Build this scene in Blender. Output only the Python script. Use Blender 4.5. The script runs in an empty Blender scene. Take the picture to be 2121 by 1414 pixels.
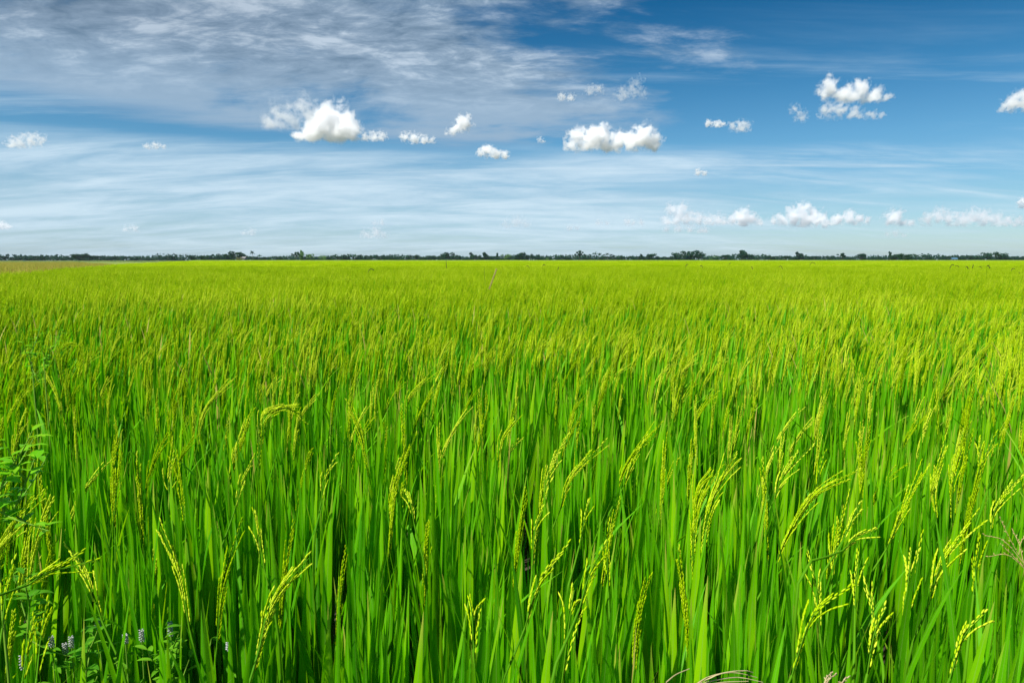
import bpy, math, random
import numpy as np
from mathutils import Vector, noise as mnoise

R = math.radians
scene = bpy.context.scene
COL = scene.collection
rng = np.random.default_rng(11)
random.seed(11)

# ------------------------------------------------------------------ camera
CAM_H, PITCH, FPX = 1.45, R(6.82), 1414.0
CAM = np.array([0.0, 0.0, CAM_H])


def ray(px, py):
    """direction through a point of the photograph (2121 x 1414 grid)"""
    x, y = (px - 1060.5) / FPX, (707.0 - py) / FPX
    c, s = math.cos(PITCH), math.sin(PITCH)
    return np.array([x, c + y * s, -s + y * c])


def at(px, py, Y):
    d = ray(px, py)
    return CAM + d * (Y / d[1])


def at_height(px, py, z):
    d = ray(px, py)
    return CAM + d * ((z - CAM_H) / d[2])


cam_d = bpy.data.cameras.new("camera")
cam_d.lens, cam_d.sensor_width = 24.0, 36.0
cam_d.clip_start, cam_d.clip_end = 0.02, 120000
cam = bpy.data.objects.new("camera", cam_d)
cam.location = CAM
cam.rotation_euler = (R(90) - PITCH, 0, 0)
COL.objects.link(cam)
scene.camera = cam

scene.render.engine = "CYCLES"
cy = scene.cycles
cy.max_bounces = 24
cy.diffuse_bounces = 4
cy.glossy_bounces = 2
cy.transmission_bounces = 4
cy.transparent_max_bounces = 12
cy.volume_bounces = 20
cy.use_denoising = True
cy.volume_step_rate = 1.0
cy.sample_clamp_indirect = 8.0
scene.view_settings.view_transform = "Standard"
scene.view_settings.look = "None"
scene.view_settings.gamma = 1.0
scene.view_settings.exposure = 0.75

# ------------------------------------------------------------------ tagging
def tag(o, label=None, cat=None, group=None, kind=None):
    if label: o["label"] = label
    if cat: o["category"] = cat
    if group: o["group"] = group
    if kind: o["kind"] = kind
    return o


def empty(name, loc=(0, 0, 0), rz=0.0, scale=1.0):
    o = bpy.data.objects.new(name, None)
    o.empty_display_size = 0.1
    o.location = loc
    o.rotation_euler = (0, 0, rz)
    o.scale = (scale,) * 3
    COL.objects.link(o)
    return o


def link(name, mesh, parent=None, loc=None):
    o = bpy.data.objects.new(name, mesh)
    COL.objects.link(o)
    if parent is not None: o.parent = parent
    if loc is not None: o.location = loc
    return o


# ------------------------------------------------------------------ mesh collecting
class MB:
    def __init__(self):
        self.v, self.f, self.a, self.m, self.n = [], [], [], [], 0

    def add(self, verts, faces, attr, mat=0):
        verts = np.asarray(verts, float)
        self.v.append(verts)
        off = self.n
        self.f += [tuple(int(i) + off for i in f) for f in faces]
        self.m += [mat] * len(faces)
        a = np.zeros((len(verts), 4))
        attr = np.asarray(attr, float)
        a[:, :3] = attr if attr.ndim == 2 else attr[None, :]
        a[:, 3] = 1
        self.a.append(a)
        self.n += len(verts)

    def mesh(self, name, mats, smooth=True):
        me = bpy.data.meshes.new(name)
        v = np.concatenate(self.v) if self.v else np.zeros((0, 3))
        me.from_pydata(v.tolist(), [], self.f)
        at_ = me.attributes.new("var", "FLOAT_COLOR", "POINT")
        at_.data.foreach_set("color", np.concatenate(self.a).astype(np.float32).ravel())
        for m in (mats if isinstance(mats, (list, tuple)) else [mats]):
            me.materials.append(m)
        me.polygons.foreach_set("material_index", self.m)
        me.polygons.foreach_set("use_smooth", [smooth] * len(self.f))
        me.update()
        return me


def norm(v):
    v = np.asarray(v, float)
    return v / max(1e-9, np.linalg.norm(v))


# ------------------------------------------------------------------ materials
def new_mat(name):
    m = bpy.data.materials.new(name)
    m.use_nodes = True
    m.node_tree.nodes.clear()
    return m, m.node_tree


class NT:
    """tiny helper for writing node trees"""
    def __init__(self, nt):
        self.nt = nt

    def n(self, kind, **kw):
        nd = self.nt.nodes.new(kind)
        ins = kw.pop("ins", {})
        for k, v in kw.items(): setattr(nd, k, v)
        for k, v in ins.items(): self.set(nd.inputs[k], v)
        return nd

    def set(self, sock, v):
        if isinstance(v, bpy.types.NodeSocket): self.nt.links.new(v, sock)
        elif isinstance(v, bpy.types.Node): self.nt.links.new(v.outputs[0], sock)
        else: sock.default_value = v

    def math(self, op, a, b=None, c=None, clamp=False):
        nd = self.n("ShaderNodeMath", operation=op, use_clamp=clamp)
        for i, x in enumerate((a, b, c)):
            if x is not None: self.set(nd.inputs[i], x)
        return nd.outputs[0]

    def sstep(self, x, lo, hi, a=0.0, b=1.0):
        nd = self.n("ShaderNodeMapRange", interpolation_type="SMOOTHSTEP")
        self.set(nd.inputs["Value"], x)
        if hi < lo: lo, hi, a, b = hi, lo, b, a
        nd.inputs["From Min"].default_value, nd.inputs["From Max"].default_value = lo, hi
        nd.inputs["To Min"].default_value, nd.inputs["To Max"].default_value = a, b
        return nd.outputs["Result"]

    def mix(self, fac, a, b, blend="MIX"):
        nd = self.n("ShaderNodeMix", data_type="RGBA", blend_type=blend, clamp_factor=True)
        self.set(nd.inputs["Factor"], fac)
        self.set(nd.inputs[6], a)
        self.set(nd.inputs[7], b)
        return nd.outputs[2]

    def ramp(self, fac, stops, interp="LINEAR"):
        nd = self.n("ShaderNodeValToRGB")
        nd.color_ramp.interpolation = interp
        el = nd.color_ramp.elements
        while len(el) > 1: el.remove(el[0])
        el[0].position, el[0].color = stops[0][0], (*stops[0][1], 1)
        for p, c in stops[1:]:
            e = el.new(p)
            e.color = (*c, 1)
        self.set(nd.inputs[0], fac)
        return nd.outputs[0]


def rgb(r, g, b):
    return (r, g, b, 1.0)


def plant_mat(name, cols, trans_cols, trans=0.4, rough=0.45, spec=0.35, rib=0.0, noise=0.25, tip=None):
    """cols / trans_cols: colour at low and high of the per-piece random value"""
    m, nt = new_mat(name)
    t = NT(nt)
    at_ = t.n("ShaderNodeAttribute", attribute_name="var")
    sep = t.n("ShaderNodeSeparateColor", ins={0: at_.outputs["Color"]})
    oi = t.n("ShaderNodeObjectInfo")
    geo = t.n("ShaderNodeNewGeometry")
    nz = t.n("ShaderNodeTexNoise", ins={"Vector": geo.outputs["Position"], "Scale": 14.0, "Detail": 3.0})
    big = t.n("ShaderNodeTexNoise", ins={"Vector": geo.outputs["Position"], "Scale": 0.35, "Detail": 3.0})
    f = t.math("ADD", sep.outputs[0], t.math("MULTIPLY", t.math("SUBTRACT", oi.outputs["Random"], 0.5), 0.35))
    f = t.math("ADD", f, t.math("MULTIPLY", t.math("SUBTRACT", nz.outputs[0], 0.5), noise * 2))
    f = t.math("ADD", f, t.math("MULTIPLY", t.math("SUBTRACT", big.outputs[0], 0.5), 0.9), clamp=True)
    n = len(cols)
    col = t.ramp(f, [(i / max(1, n - 1), c) for i, c in enumerate(cols)])
    tc = t.ramp(f, [(i / max(1, n - 1), c) for i, c in enumerate(trans_cols)])
    if rib:   # paler midrib along the blade
        rf = t.sstep(sep.outputs[2], 0.14, 0.02)
        col = t.mix(t.math("MULTIPLY", rf, rib), col, rgb(0.22, 0.36, 0.06))
    if tip:   # the last few centimetres of a blade yellow
        tf = t.math("MULTIPLY", t.sstep(sep.outputs[1], 0.82, 1.0), t.sstep(f, 0.45, 0.8))
        col = t.mix(t.math("MULTIPLY", tf, 0.8), col, rgb(*tip))
        dry = t.sstep(sep.outputs[0], 1.8, 2.0)
        straw = t.mix(nz.outputs[0], rgb(0.42, 0.34, 0.06), rgb(0.60, 0.52, 0.12))
        col = t.mix(dry, col, straw)
        tc = t.mix(dry, tc, rgb(0.50, 0.42, 0.08))
    p = t.n("ShaderNodeBsdfPrincipled", ins={"Base Color": col, "Roughness": rough, "Specular IOR Level": spec})
    if rib:
        wv = t.n("ShaderNodeTexWave", ins={"Vector": t.n("ShaderNodeCombineXYZ", ins={0: sep.outputs[2], 1: 0.0, 2: 0.0}),
                                            "Scale": 3.0, "Distortion": 0.0})
        bp = t.n("ShaderNodeBump", ins={"Strength": 0.25, "Distance": 0.001, "Height": wv.outputs["Fac"]})
        t.set(p.inputs["Normal"], bp.outputs[0])
    tr = t.n("ShaderNodeBsdfTranslucent", ins={"Color": tc})
    ms = t.n("ShaderNodeMixShader", ins={0: trans, 1: p.outputs[0], 2: tr.outputs[0]})
    out = t.n("ShaderNodeOutputMaterial", ins={"Surface": ms.outputs[0]})
    return m


M_LEAF = plant_mat("rice_leaf", [(0.043, 0.225, 0.001), (0.108, 0.390, 0.001), (0.250, 0.520, 0.002)],
                   [(0.11, 0.52, 0.001), (0.25, 0.70, 0.002), (0.44, 0.76, 0.003)], trans=0.38, rib=0.5, tip=(0.40, 0.34, 0.06), rough=0.45, spec=0.12)
M_CULM = plant_mat("rice_culm", [(0.05, 0.20, 0.003), (0.10, 0.28, 0.004)], [(0.10, 0.34, 0.01), (0.2, 0.42, 0.01)], trans=0.25, spec=0.08, rough=0.6)
M_GRAIN = plant_mat("rice_grain", [(0.25, 0.43, 0.001), (0.47, 0.65, 0.002), (0.72, 0.82, 0.05)],
                    [(0.44, 0.70, 0.002), (0.62, 0.80, 0.003), (0.78, 0.86, 0.05)], trans=0.38, rough=0.6, spec=0.05)
M_WEED = plant_mat("shaded_weed_leaf", [(0.06, 0.24, 0.008), (0.15, 0.38, 0.012)], [(0.14, 0.58, 0.02), (0.26, 0.68, 0.03)], trans=0.4, rib=0.35, spec=0.12)  # shade low among the rice is put into this darker green
M_WEEDL = plant_mat("tall_weed_leaf", [(0.12, 0.40, 0.008), (0.24, 0.52, 0.012)], [(0.18, 0.62, 0.01), (0.32, 0.74, 0.02)], trans=0.42, rib=0.3, spec=0.06)
M_WSTEM = plant_mat("weed_stem", [(0.14, 0.30, 0.03), (0.22, 0.38, 0.04)], [(0.1, 0.3, 0.03), (0.2, 0.4, 0.04)], trans=0.15, spec=0.1)
M_FLOWER = plant_mat("white_flower", [(0.36, 0.37, 0.38), (0.54, 0.54, 0.54)], [(0.7, 0.7, 0.75), (0.8, 0.8, 0.8)], trans=0.2, rough=0.7)
M_DARKSEED = plant_mat("dark_seed", [(0.030, 0.045, 0.010), (0.075, 0.080, 0.020)], [(0.05, 0.08, 0.01), (0.1, 0.1, 0.02)], trans=0.1, rough=0.7)
M_BROWNSEED = plant_mat("brown_seed", [(0.30, 0.22, 0.07), (0.46, 0.36, 0.14)], [(0.3, 0.22, 0.08), (0.4, 0.3, 0.1)], trans=0.2, rough=0.7)
M_STRAW = plant_mat("straw", [(0.34, 0.28, 0.12), (0.52, 0.44, 0.22)], [(0.4, 0.3, 0.1), (0.5, 0.4, 0.2)], trans=0.2, rough=0.6)
M_CROWN = plant_mat("tree_leaf", [(0.005, 0.026, 0.021), (0.010, 0.045, 0.030), (0.022, 0.068, 0.032)],
                    [(0.03, 0.09, 0.03), (0.05, 0.14, 0.03), (0.08, 0.18, 0.03)], trans=0.18, noise=0.3, spec=0.05)
M_CROWN_L = plant_mat("light_tree_leaf", [(0.05, 0.13, 0.03), (0.09, 0.19, 0.04)], [(0.08, 0.22, 0.03), (0.13, 0.27, 0.04)], trans=0.25)
M_CROWN_B = plant_mat("dry_bush_leaf", [(0.09, 0.10, 0.04), (0.15, 0.13, 0.06)], [(0.1, 0.1, 0.04), (0.12, 0.1, 0.05)], trans=0.15)


def simple_mat(name, c1, c2, scale, rough=0.85, bump=0.0, detail=6):
    m, nt = new_mat(name)
    t = NT(nt)
    geo = t.n("ShaderNodeNewGeometry")
    nz = t.n("ShaderNodeTexNoise", ins={"Vector": geo.outputs["Position"], "Scale": scale, "Detail": detail, "Roughness": 0.65})
    f = t.sstep(nz.outputs[0], 0.3, 0.7)
    p = t.n("ShaderNodeBsdfPrincipled", ins={"Base Color": t.mix(f, rgb(*c1), rgb(*c2)), "Roughness": rough, "Specular IOR Level": 0.2})
    if bump:
        b = t.n("ShaderNodeBump", ins={"Strength": 0.8, "Distance": bump, "Height": nz.outputs[0]})
        t.set(p.inputs["Normal"], b.outputs[0])
    t.n("ShaderNodeOutputMaterial", ins={"Surface": p.outputs[0]})
    return m


M_MUD = simple_mat("mud", (0.035, 0.028, 0.018), (0.075, 0.058, 0.036), 3.0, bump=0.03)
M_BARK = simple_mat("bark", (0.05, 0.04, 0.03), (0.12, 0.10, 0.08), 4.0)
M_PLAIN = simple_mat("plain_grass", (0.06, 0.075, 0.045), (0.10, 0.11, 0.06), 0.05)
M_DRY = simple_mat("dry_field", (0.17, 0.19, 0.025), (0.32, 0.23, 0.05), 0.06, bump=0.2)
M_OLIVE = simple_mat("olive_field", (0.13, 0.20, 0.025), (0.22, 0.25, 0.045), 0.05, bump=0.2)
M_BUND = simple_mat("bund_grass", (0.05, 0.10, 0.02), (0.14, 0.17, 0.04), 0.8, bump=0.1)
M_PALE = simple_mat("pale_path", (0.15, 0.18, 0.05), (0.22, 0.23, 0.09), 0.3)
M_FARRICE = simple_mat("far_rice", (0.15, 0.245, 0.002), (0.21, 0.30, 0.004), 1.2, bump=0.15)
M_WALL = simple_mat("house_wall", (0.13, 0.14, 0.14), (0.18, 0.19, 0.19), 0.6)
M_ROOFB = simple_mat("blue_roof", (0.05, 0.13, 0.22), (0.08, 0.17, 0.27), 0.6, rough=0.5)
M_ROOFG = simple_mat("grey_roof", (0.16, 0.16, 0.155), (0.21, 0.20, 0.20), 0.6, rough=0.6)
M_DARKWIN = simple_mat("window_dark", (0.02, 0.025, 0.03), (0.03, 0.035, 0.04), 1.0, rough=0.2)

# ------------------------------------------------------------------ plant pieces
def walk(p0, d0, bend, pw, L, n):
    """centre line that starts along d0 and bends towards the vector `bend`"""
    p = np.array(p0, float)
    pts = [p.copy()]
    d0 = norm(d0)
    for i in range(n):
        s = (i + 0.5) / n
        p = p + norm(d0 + np.asarray(bend) * s ** pw) * (L / n)
        pts.append(p.copy())
    return np.array(pts)


def tangents(c):
    t = np.gradient(c, axis=0)
    return t / np.maximum(1e-9, np.linalg.norm(t, axis=1))[:, None]


def blade(mb, p0, az, tilt, L, W, bend, n, rnd, lod=0, twist=0.0, mat=0, face=None):
    h = np.array([math.cos(az), math.sin(az), 0])
    d0 = np.array([0, 0, 1]) * math.cos(tilt) + h * math.sin(tilt)
    c = walk(p0, d0, h * bend + np.array([0, 0, -0.35 * bend]), 1.5, L, n)
    T = tangents(c)
    fa = az + math.pi / 2 if face is None else face
    s0 = np.array([math.cos(fa), math.sin(fa), 0])
    s = np.linspace(0, 1, n + 1)
    w = W * np.minimum(1, 0.55 + 1.6 * s) * np.clip(1 - np.clip((s - 0.3) / 0.7, 0, 1) ** 1.8, 0.02, 1)
    V, F, A = [], [], []
    for i in range(n + 1):
        sd = norm(np.cross(np.cross(T[i], s0), T[i]))
        nr = np.cross(sd, T[i])
        a = twist * s[i]
        sd, nr = sd * math.cos(a) + nr * math.sin(a), nr * math.cos(a) - sd * math.sin(a)
        hw = w[i] * 0.5
        if lod == 0:
            V += [c[i] - sd * hw + nr * hw * 0.3, c[i], c[i] + sd * hw + nr * hw * 0.3]
            A += [(rnd, s[i], 1), (rnd, s[i], 0), (rnd, s[i], 1)]
            if i:
                k = 3 * i
                F += [(k - 3, k - 2, k + 1, k), (k - 2, k - 1, k + 2, k + 1)]
        else:
            V += [c[i] - sd * hw, c[i] + sd * hw]
            A += [(rnd, s[i], 0.5)] * 2
            if i:
                k = 2 * i
                F += [(k - 2, k - 1, k + 1, k)]
    mb.add(V, F, A, mat)
    return c


def tube(mb, c, r0, r1, sides, rnd, mat=0):
    c = np.asarray(c, float)
    n = len(c)
    T = tangents(c)
    V, F, A = [], [], []
    for i in range(n):
        ref = np.array([1.0, 0.2, 0]) if abs(T[i][0]) < 0.9 else np.array([0, 1.0, 0])
        u = norm(np.cross(T[i], ref)); v = np.cross(T[i], u)
        r = r0 + (r1 - r0) * i / (n - 1)
        for k in range(sides):
            a = 2 * math.pi * k / sides
            V.append(c[i] + (u * math.cos(a) + v * math.sin(a)) * r)
            A.append((rnd, i / (n - 1), 0.5))
    for i in range(n - 1):
        for k in range(sides):
            k2 = (k + 1) % sides
            F.append((i * sides + k, i * sides + k2, (i + 1) * sides + k2, (i + 1) * sides + k))
    mb.add(V, F, A, mat)


def grains(mb, P, D, U, gl, gw, rnd, lod, mat=0):
    """spindles at P along D (unit), U any vector across"""
    N = len(P)
    if N == 0: return
    S = np.cross(D, U); S /= np.maximum(1e-9, np.linalg.norm(S, axis=1))[:, None]
    U2 = np.cross(S, D)
    gl = np.broadcast_to(gl, N)[:, None]; gw = np.broadcast_to(gw, N)[:, None]
    if lod == 0:
        sides, rings = 5, [(0.32, 0.95), (0.68, 0.85)]
    elif lod == 1:
        sides, rings = 3, [(0.45, 1.0)]
    vs = [P]
    for s, w in rings:
        for k in range(sides):
            a = 2 * math.pi * k / sides
            vs.append(P + D * gl * s + (U2 * math.cos(a) + S * math.sin(a)) * gw * 0.5 * w)
    vs.append(P + D * gl)
    V = np.stack(vs, 1)
    nv = V.shape[1]
    base = []
    for k in range(sides):
        k2 = (k + 1) % sides
        base.append((0, 1 + k2, 1 + k))
        for r in range(len(rings) - 1):
            o = 1 + r * sides
            base.append((o + k, o + k2, o + sides + k2, o + sides + k))
        o = 1 + (len(rings) - 1) * sides
        base.append((o + k, o + k2, nv - 1))
    F = [tuple(i + g * nv for i in f) for g in range(N) for f in base]
    A = np.zeros((N * nv, 3)); A[:, 0] = np.repeat(rnd, nv); A[:, 1] = 0.5; A[:, 2] = 0.5
    mb.add(V.reshape(-1, 3), F, A, mat)


def resample(c, n):
    c = np.asarray(c, float)
    # smooth curve through control points (Catmull-Rom)
    P = np.vstack([2 * c[0] - c[1], c, 2 * c[-1] - c[-2]])
    out = []
    m = len(c) - 1
    for i in range(n + 1):
        x = min(i / n * m, m - 1e-6)
        k = int(x); t = x - k
        a, b, d, e = P[k], P[k + 1], P[k + 2], P[k + 3]
        out.append(0.5 * ((2 * b) + (-a + d) * t + (2 * a - 5 * b + 4 * d - e) * t * t + (-a + 3 * b - 3 * d + e) * t ** 3))
    return np.array(out)


def panicle(mb, axis, r, lod=0, nb=7, spread=0.012, rnd=0.5, gmat=0, smat=1, droop=0.0):
    """closed ear: grain-bearing branches that hug the axis and part a little at the top"""
    axis = np.asarray(axis)
    m = len(axis) - 1
    T = tangents(axis)
    L = np.sum(np.linalg.norm(np.diff(axis, axis=0), axis=1))
    gl, gw = (0.0102, 0.0023) if lod == 0 else (0.018, 0.0060)
    step = gl * (0.34 if lod == 0 else 0.6)

    def axp(s):
        x = np.clip(s, 0, 1) * m
        k = np.minimum(x.astype(int), m - 1); t = (x - k)[:, None]
        p = axis[k] * (1 - t) + axis[k + 1] * t
        return p + T[-1][None, :] * (np.maximum(s - 1, 0) * L)[:, None]

    def axt(s):
        k = np.minimum((np.clip(s, 0, 1) * m).astype(int), m - 1)
        return T[k]
    PP, DD, UU = [], [], []
    for b in range(nb):
        s0 = 0.62 * b / max(1, nb - 1) + r.uniform(-0.03, 0.03) if b < nb - 1 else 0.55
        s0 = max(0.0, s0)
        Lb = L * r.uniform(0.36, 0.55) * (1 - 0.25 * s0)
        n = max(3, int(Lb / step))
        q = np.linspace(0.08, 1, n)
        s = s0 + q * Lb / L
        s = np.minimum(s, 1.06)if b < nb - 1 else s
        if b == nb - 1: s = np.linspace(0.5, 1.0, n)
        ang = b * 2.4 + r.uniform(0, 1)
        t0 = T[int(s0 * m)]
        ref = np.array([0.3, -1, 0.1]) if abs(t0[1]) < 0.8 else np.array([1.0, 0, 0])
        u = norm(np.cross(t0, ref)); v = np.cross(t0, u)
        lat = u * math.cos(ang) + v * math.sin(ang)
        sp = spread * r.uniform(0.5, 1.5) * (0.15 if b == nb - 1 else 1)
        off = 0.0022 + sp * q ** 1.6 * (1.0 + 0.7 * s0)
        P = axp(s) + lat[None, :] * off[:, None]
        P[:, 2] -= droop * q ** 2 * r.uniform(0.4, 1.2)
        D = np.gradient(P, axis=0)
        D /= np.maximum(1e-9, np.linalg.norm(D, axis=1))[:, None]
        tube(mb, P[:: max(1, n // 5)], 0.0006, 0.0004, 3, rnd, smat) if lod == 0 else None
        side = np.cross(D, lat[None, :])
        side /= np.maximum(1e-9, np.linalg.norm(side, axis=1))[:, None]
        alt = np.where(np.arange(n) % 2 == 0, 1.0, -1.0)[:, None]
        D2 = D + side * alt * 0.08 + lat[None, :] * 0.03 + r.normal(0, 0.035, (n, 3))
        D2 /= np.linalg.norm(D2, axis=1)[:, None]
        PP.append(P + side * alt * gw * 0.35); DD.append(D2); UU.append(np.tile(lat, (n, 1)))
    P, D, U = np.vstack(PP), np.vstack(DD), np.vstack(UU)
    N = len(P)
    sz = r.uniform(0.8, 1.12, N)
    grains(mb, P, D, U, gl * sz, gw * sz * r.uniform(0.85, 1.15, N), np.clip(rnd + r.normal(0, 0.16, N), 0, 1), lod, gmat)
    tube(mb, axis[::2], 0.0013, 0.0006, 3, rnd, smat)


def ear_axis(r, base, L, lean_az, tilt, bend, n=14):
    h = np.array([math.cos(lean_az), math.sin(lean_az), 0])
    d0 = np.array([0, 0, 1]) * math.cos(tilt) + h * math.sin(tilt)
    return walk(base, d0, h * bend + np.array([0, 0, -0.45 * bend]), 1.3, L, n)


def ear_style(r, lod=1):
    k = r.uniform() * (0.88 if lod == 0 else 1)
    if k < 0.72:   # young, straight, nearly closed
        return r.uniform(0.0, 0.16), r.uniform(0.02, 0.30), r.uniform(0.0015, 0.0045)
    if k < 0.95:   # bowing with parted branches
        return r.uniform(0.05, 0.25), r.uniform(0.35, 0.95), r.uniform(0.003, 0.010)
    return r.uniform(0.15, 0.35), r.uniform(1.2, 2.4), r.uniform(0.008, 0.02)


def tiller(leaves, culm, ears, r, x, y, lod, ear, H=1.0, nl=4):
    """one shoot: sheathed culm, leaves, perhaps an ear (appended as its own MB)"""
    az = r.uniform(0, 2 * math.pi)
    tl = abs(r.normal(0, 0.05))
    top = np.array([x + 0.6 * math.cos(az) * tl, y + 0.6 * math.sin(az) * tl, 0.60 * H])
    base = np.array([x, y, 0.0])
    line = np.linspace(base, top, 4)
    tube(culm, line, 0.0042, 0.0026, 5 if lod == 0 else 3, r.uniform(), 0)
    a0 = r.uniform(0, math.pi)
    for i in range(nl):
        u = (0.30, 0.44, 0.56, 0.66, 0.40, 0.52)[i] * H
        p = base + (top - base) * min(1, u / (0.6 * H))
        tip = r.uniform(0.74, 0.97 if lod == 0 else 0.93) * H
        L = max(0.2, tip - p[2]) * 1.02
        a = a0 + i * math.pi + r.normal(0, 0.5)
        bend = abs(r.normal(0.03, 0.07)) if r.uniform() < 0.955 else r.uniform(0.4, 1.1)
        t_ = abs(r.normal(0.04, 0.045))
        # the broad face of most blades looks across the wind
        blade(leaves, p, a, t_, L * (1 + 0.15 * bend), r.uniform(0.0130, 0.0235), bend,
              8 if lod == 0 else 3, 3.0 if r.uniform() < 0.008 else np.clip(r.normal(0.42, 0.22), 0, 1), 0 if lod == 0 else 1, r.normal(0, 0.35))
    if ear:
        tt, bb, sp = ear_style(r, lod)
        la = r.normal(0.10, 0.55)                    # the wind bows most ears to +x
        if r.uniform() < 0.12: la += math.pi
        e0 = top + np.array([0.02, 0, r.uniform(0.13, 0.24) * H])
        mid = (top + e0) / 2 + r.normal(0, 0.004, 3)
        L = r.uniform(0.17, 0.25)
        ax = ear_axis(r, e0, L, la, tt, bb)
        tube(culm, [top, mid, e0], 0.0018, 0.0012, 4 if lod == 0 else 3, 0.6, 0)
        em = ears() if callable(ears) else ears
        panicle(em, ax, r, lod, nb=(8 if lod == 0 else 5), spread=sp, rnd=np.clip(r.normal(0.5, 0.2), 0, 1),
                gmat=0 if callable(ears) else 2, smat=1)


# ------------------------------------------------------------------ rice variants
N_NEAR = 22
near = []                     # (leaves mesh, stalks mesh, [ear meshes])
for i in range(N_NEAR):
    r = np.random.default_rng(100 + i)
    lv, cu, ears = MB(), MB(), []
    n_ear = (0, 1, 1, 0, 2, 1, 0, 1, 2, 1, 0)[i % 11]
    nt_ = 7
    for k in range(nt_):
        a = r.uniform(0, 2 * math.pi); q = 0.045 * math.sqrt(r.uniform())
        def mk():
            e = MB(); ears.append(e); return e
        tiller(lv, cu, mk, r, q * math.cos(a), q * math.sin(a), 0, k < n_ear, H=r.uniform(0.92, 1.05), nl=4)
    near.append((lv.mesh("rice_leaves", M_LEAF), cu.mesh("rice_stalks", M_CULM),
                 [e.mesh("rice_ear", [M_GRAIN, M_CULM]) for e in ears]))

LIB = bpy.data.collections.new("rice_library")      # sources of the mass of rice; not linked to the scene
lib_n = 0


def lib(mesh):
    global lib_n
    o = bpy.data.objects.new("rice_source_%03d" % lib_n, mesh)
    LIB.objects.link(o)
    lib_n += 1
    return lib_n - 1


N_BND = 10      # detailed clumps for the mass just behind the single plants
idx_band = []
for i in range(N_BND):
    r = np.random.default_rng(300 + i)
    mb = MB()
    for k in range(6):
        a = r.uniform(0, 2 * math.pi); q = 0.05 * math.sqrt(r.uniform())
        cm = MB()
        tiller(mb, cm, mb, r, q * math.cos(a), q * math.sin(a), 0, k < (3, 4, 3, 3, 4)[i % 5], H=r.uniform(0.93, 1.05), nl=4)
        for v, a_, off in zip(cm.v, cm.a, [0]): pass
        base_n = mb.n
        mb.v += cm.v; mb.a += cm.a; mb.n += cm.n
        mb.f += [tuple(j + base_n for j in f) for f in cm.f]; mb.m += [1] * len(cm.f)
    idx_band.append(lib(mb.mesh("rice_band", [M_LEAF, M_CULM, M_GRAIN])))


def merge(dst, src, mat):
    b = dst.n
    dst.v += src.v; dst.a += src.a; dst.n += src.n
    dst.f += [tuple(j + b for j in f) for f in src.f]; dst.m += [mat] * len(src.f)


idx_mid = []
for i in range(10):
    r = np.random.default_rng(400 + i)
    mb = MB()
    for k in range(6):
        a = r.uniform(0, 2 * math.pi); q = 0.07 * math.sqrt(r.uniform())
        cm = MB()
        tiller(mb, cm, mb, r, q * math.cos(a), q * math.sin(a), 1, k < (5, 6, 5, 4, 6)[i % 5], H=r.uniform(0.93, 1.06), nl=3)
        merge(mb, cm, 1)
    idx_mid.append(lib(mb.mesh("rice_mid", [M_LEAF, M_CULM, M_GRAIN])))


def ribbon_ear(mb, r, x, y, H):
    la = r.normal(0.10, 0.5)
    tt, bb, sp = ear_style(r)
    ax = ear_axis(r, np.array([x, y, 0.80 * H]), r.uniform(0.2, 0.28), la, tt, bb, 4)
    tube(mb, ax, 0.011, 0.005, 3, np.clip(r.normal(0.5, 0.2), 0, 1), 2)


PATCH = 1.5
idx_far = []
for i in range(4):
    r = np.random.default_rng(500 + i)
    mb = MB()
    for k in range(150):
        x, y = r.uniform(-PATCH / 2, PATCH / 2, 2)
        H = r.uniform(0.92, 1.06) * (1 + 0.03 * math.sin(5 * x + i) * math.cos(4 * y))
        for j in range(3):
            blade(mb, (x, y, 0.42 * H), r.uniform(0, 6.28), 0.15, r.uniform(0.34, 0.48) * H, 0.022, 0.2, 2,
                  np.clip(r.normal(0.45, 0.2), 0, 1), 1)
        for j in range(3):
            ribbon_ear(mb, r, x + r.normal(0, 0.05), y + r.normal(0, 0.05), H)
    idx_far.append(lib(mb.mesh("rice_far", [M_LEAF, M_CULM, M_GRAIN])))

# ------------------------------------------------------------------ where rice grows
def field_ok(x, y):
    # left border of the paddy: from beside the camera to far away
    x0, y0, x1, y1 = -17.5, 23.0, -62.0, 122.0
    if y < 23.0:
        return x > -17.5 - (23 - y) * 0.1
    return x > x0 + (x1 - x0) * (y - y0) / (y1 - y0)


def swell(x, y):
    return 1 + 0.022 * math.sin(x * 0.9 + 0.6 * y) + 0.020 * math.sin(y * 0.55 - x * 0.35 + 2) + 0.02 * math.sin(x * 2.3 - y * 1.7)


HALF = math.tan(R(36.9))


def weed_gap(x, y):
    return ((x + 0.66) / 0.30) ** 2 + ((y - 1.02) / 0.20) ** 2 < 1


cand = []
SP = 0.163
for iy in range(0, 330):
    for ix in range(-340, 341):
        y = 0.60 + (iy + rng.uniform(-0.42, 0.42)) * SP
        x = (ix + (iy % 2) * 0.5 + rng.uniform(-0.42, 0.42)) * SP
        if y < 0.58 or y > 46 or abs(x) > y * 1.12 + 1.6: continue
        if y > 12 and rng.uniform() > 0.80: continue
        if not field_ok(x, y): continue
        if weed_gap(x, y) and rng.uniform() < 0.72: continue
        cand.append((x, y))
cand = np.array(cand)

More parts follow.
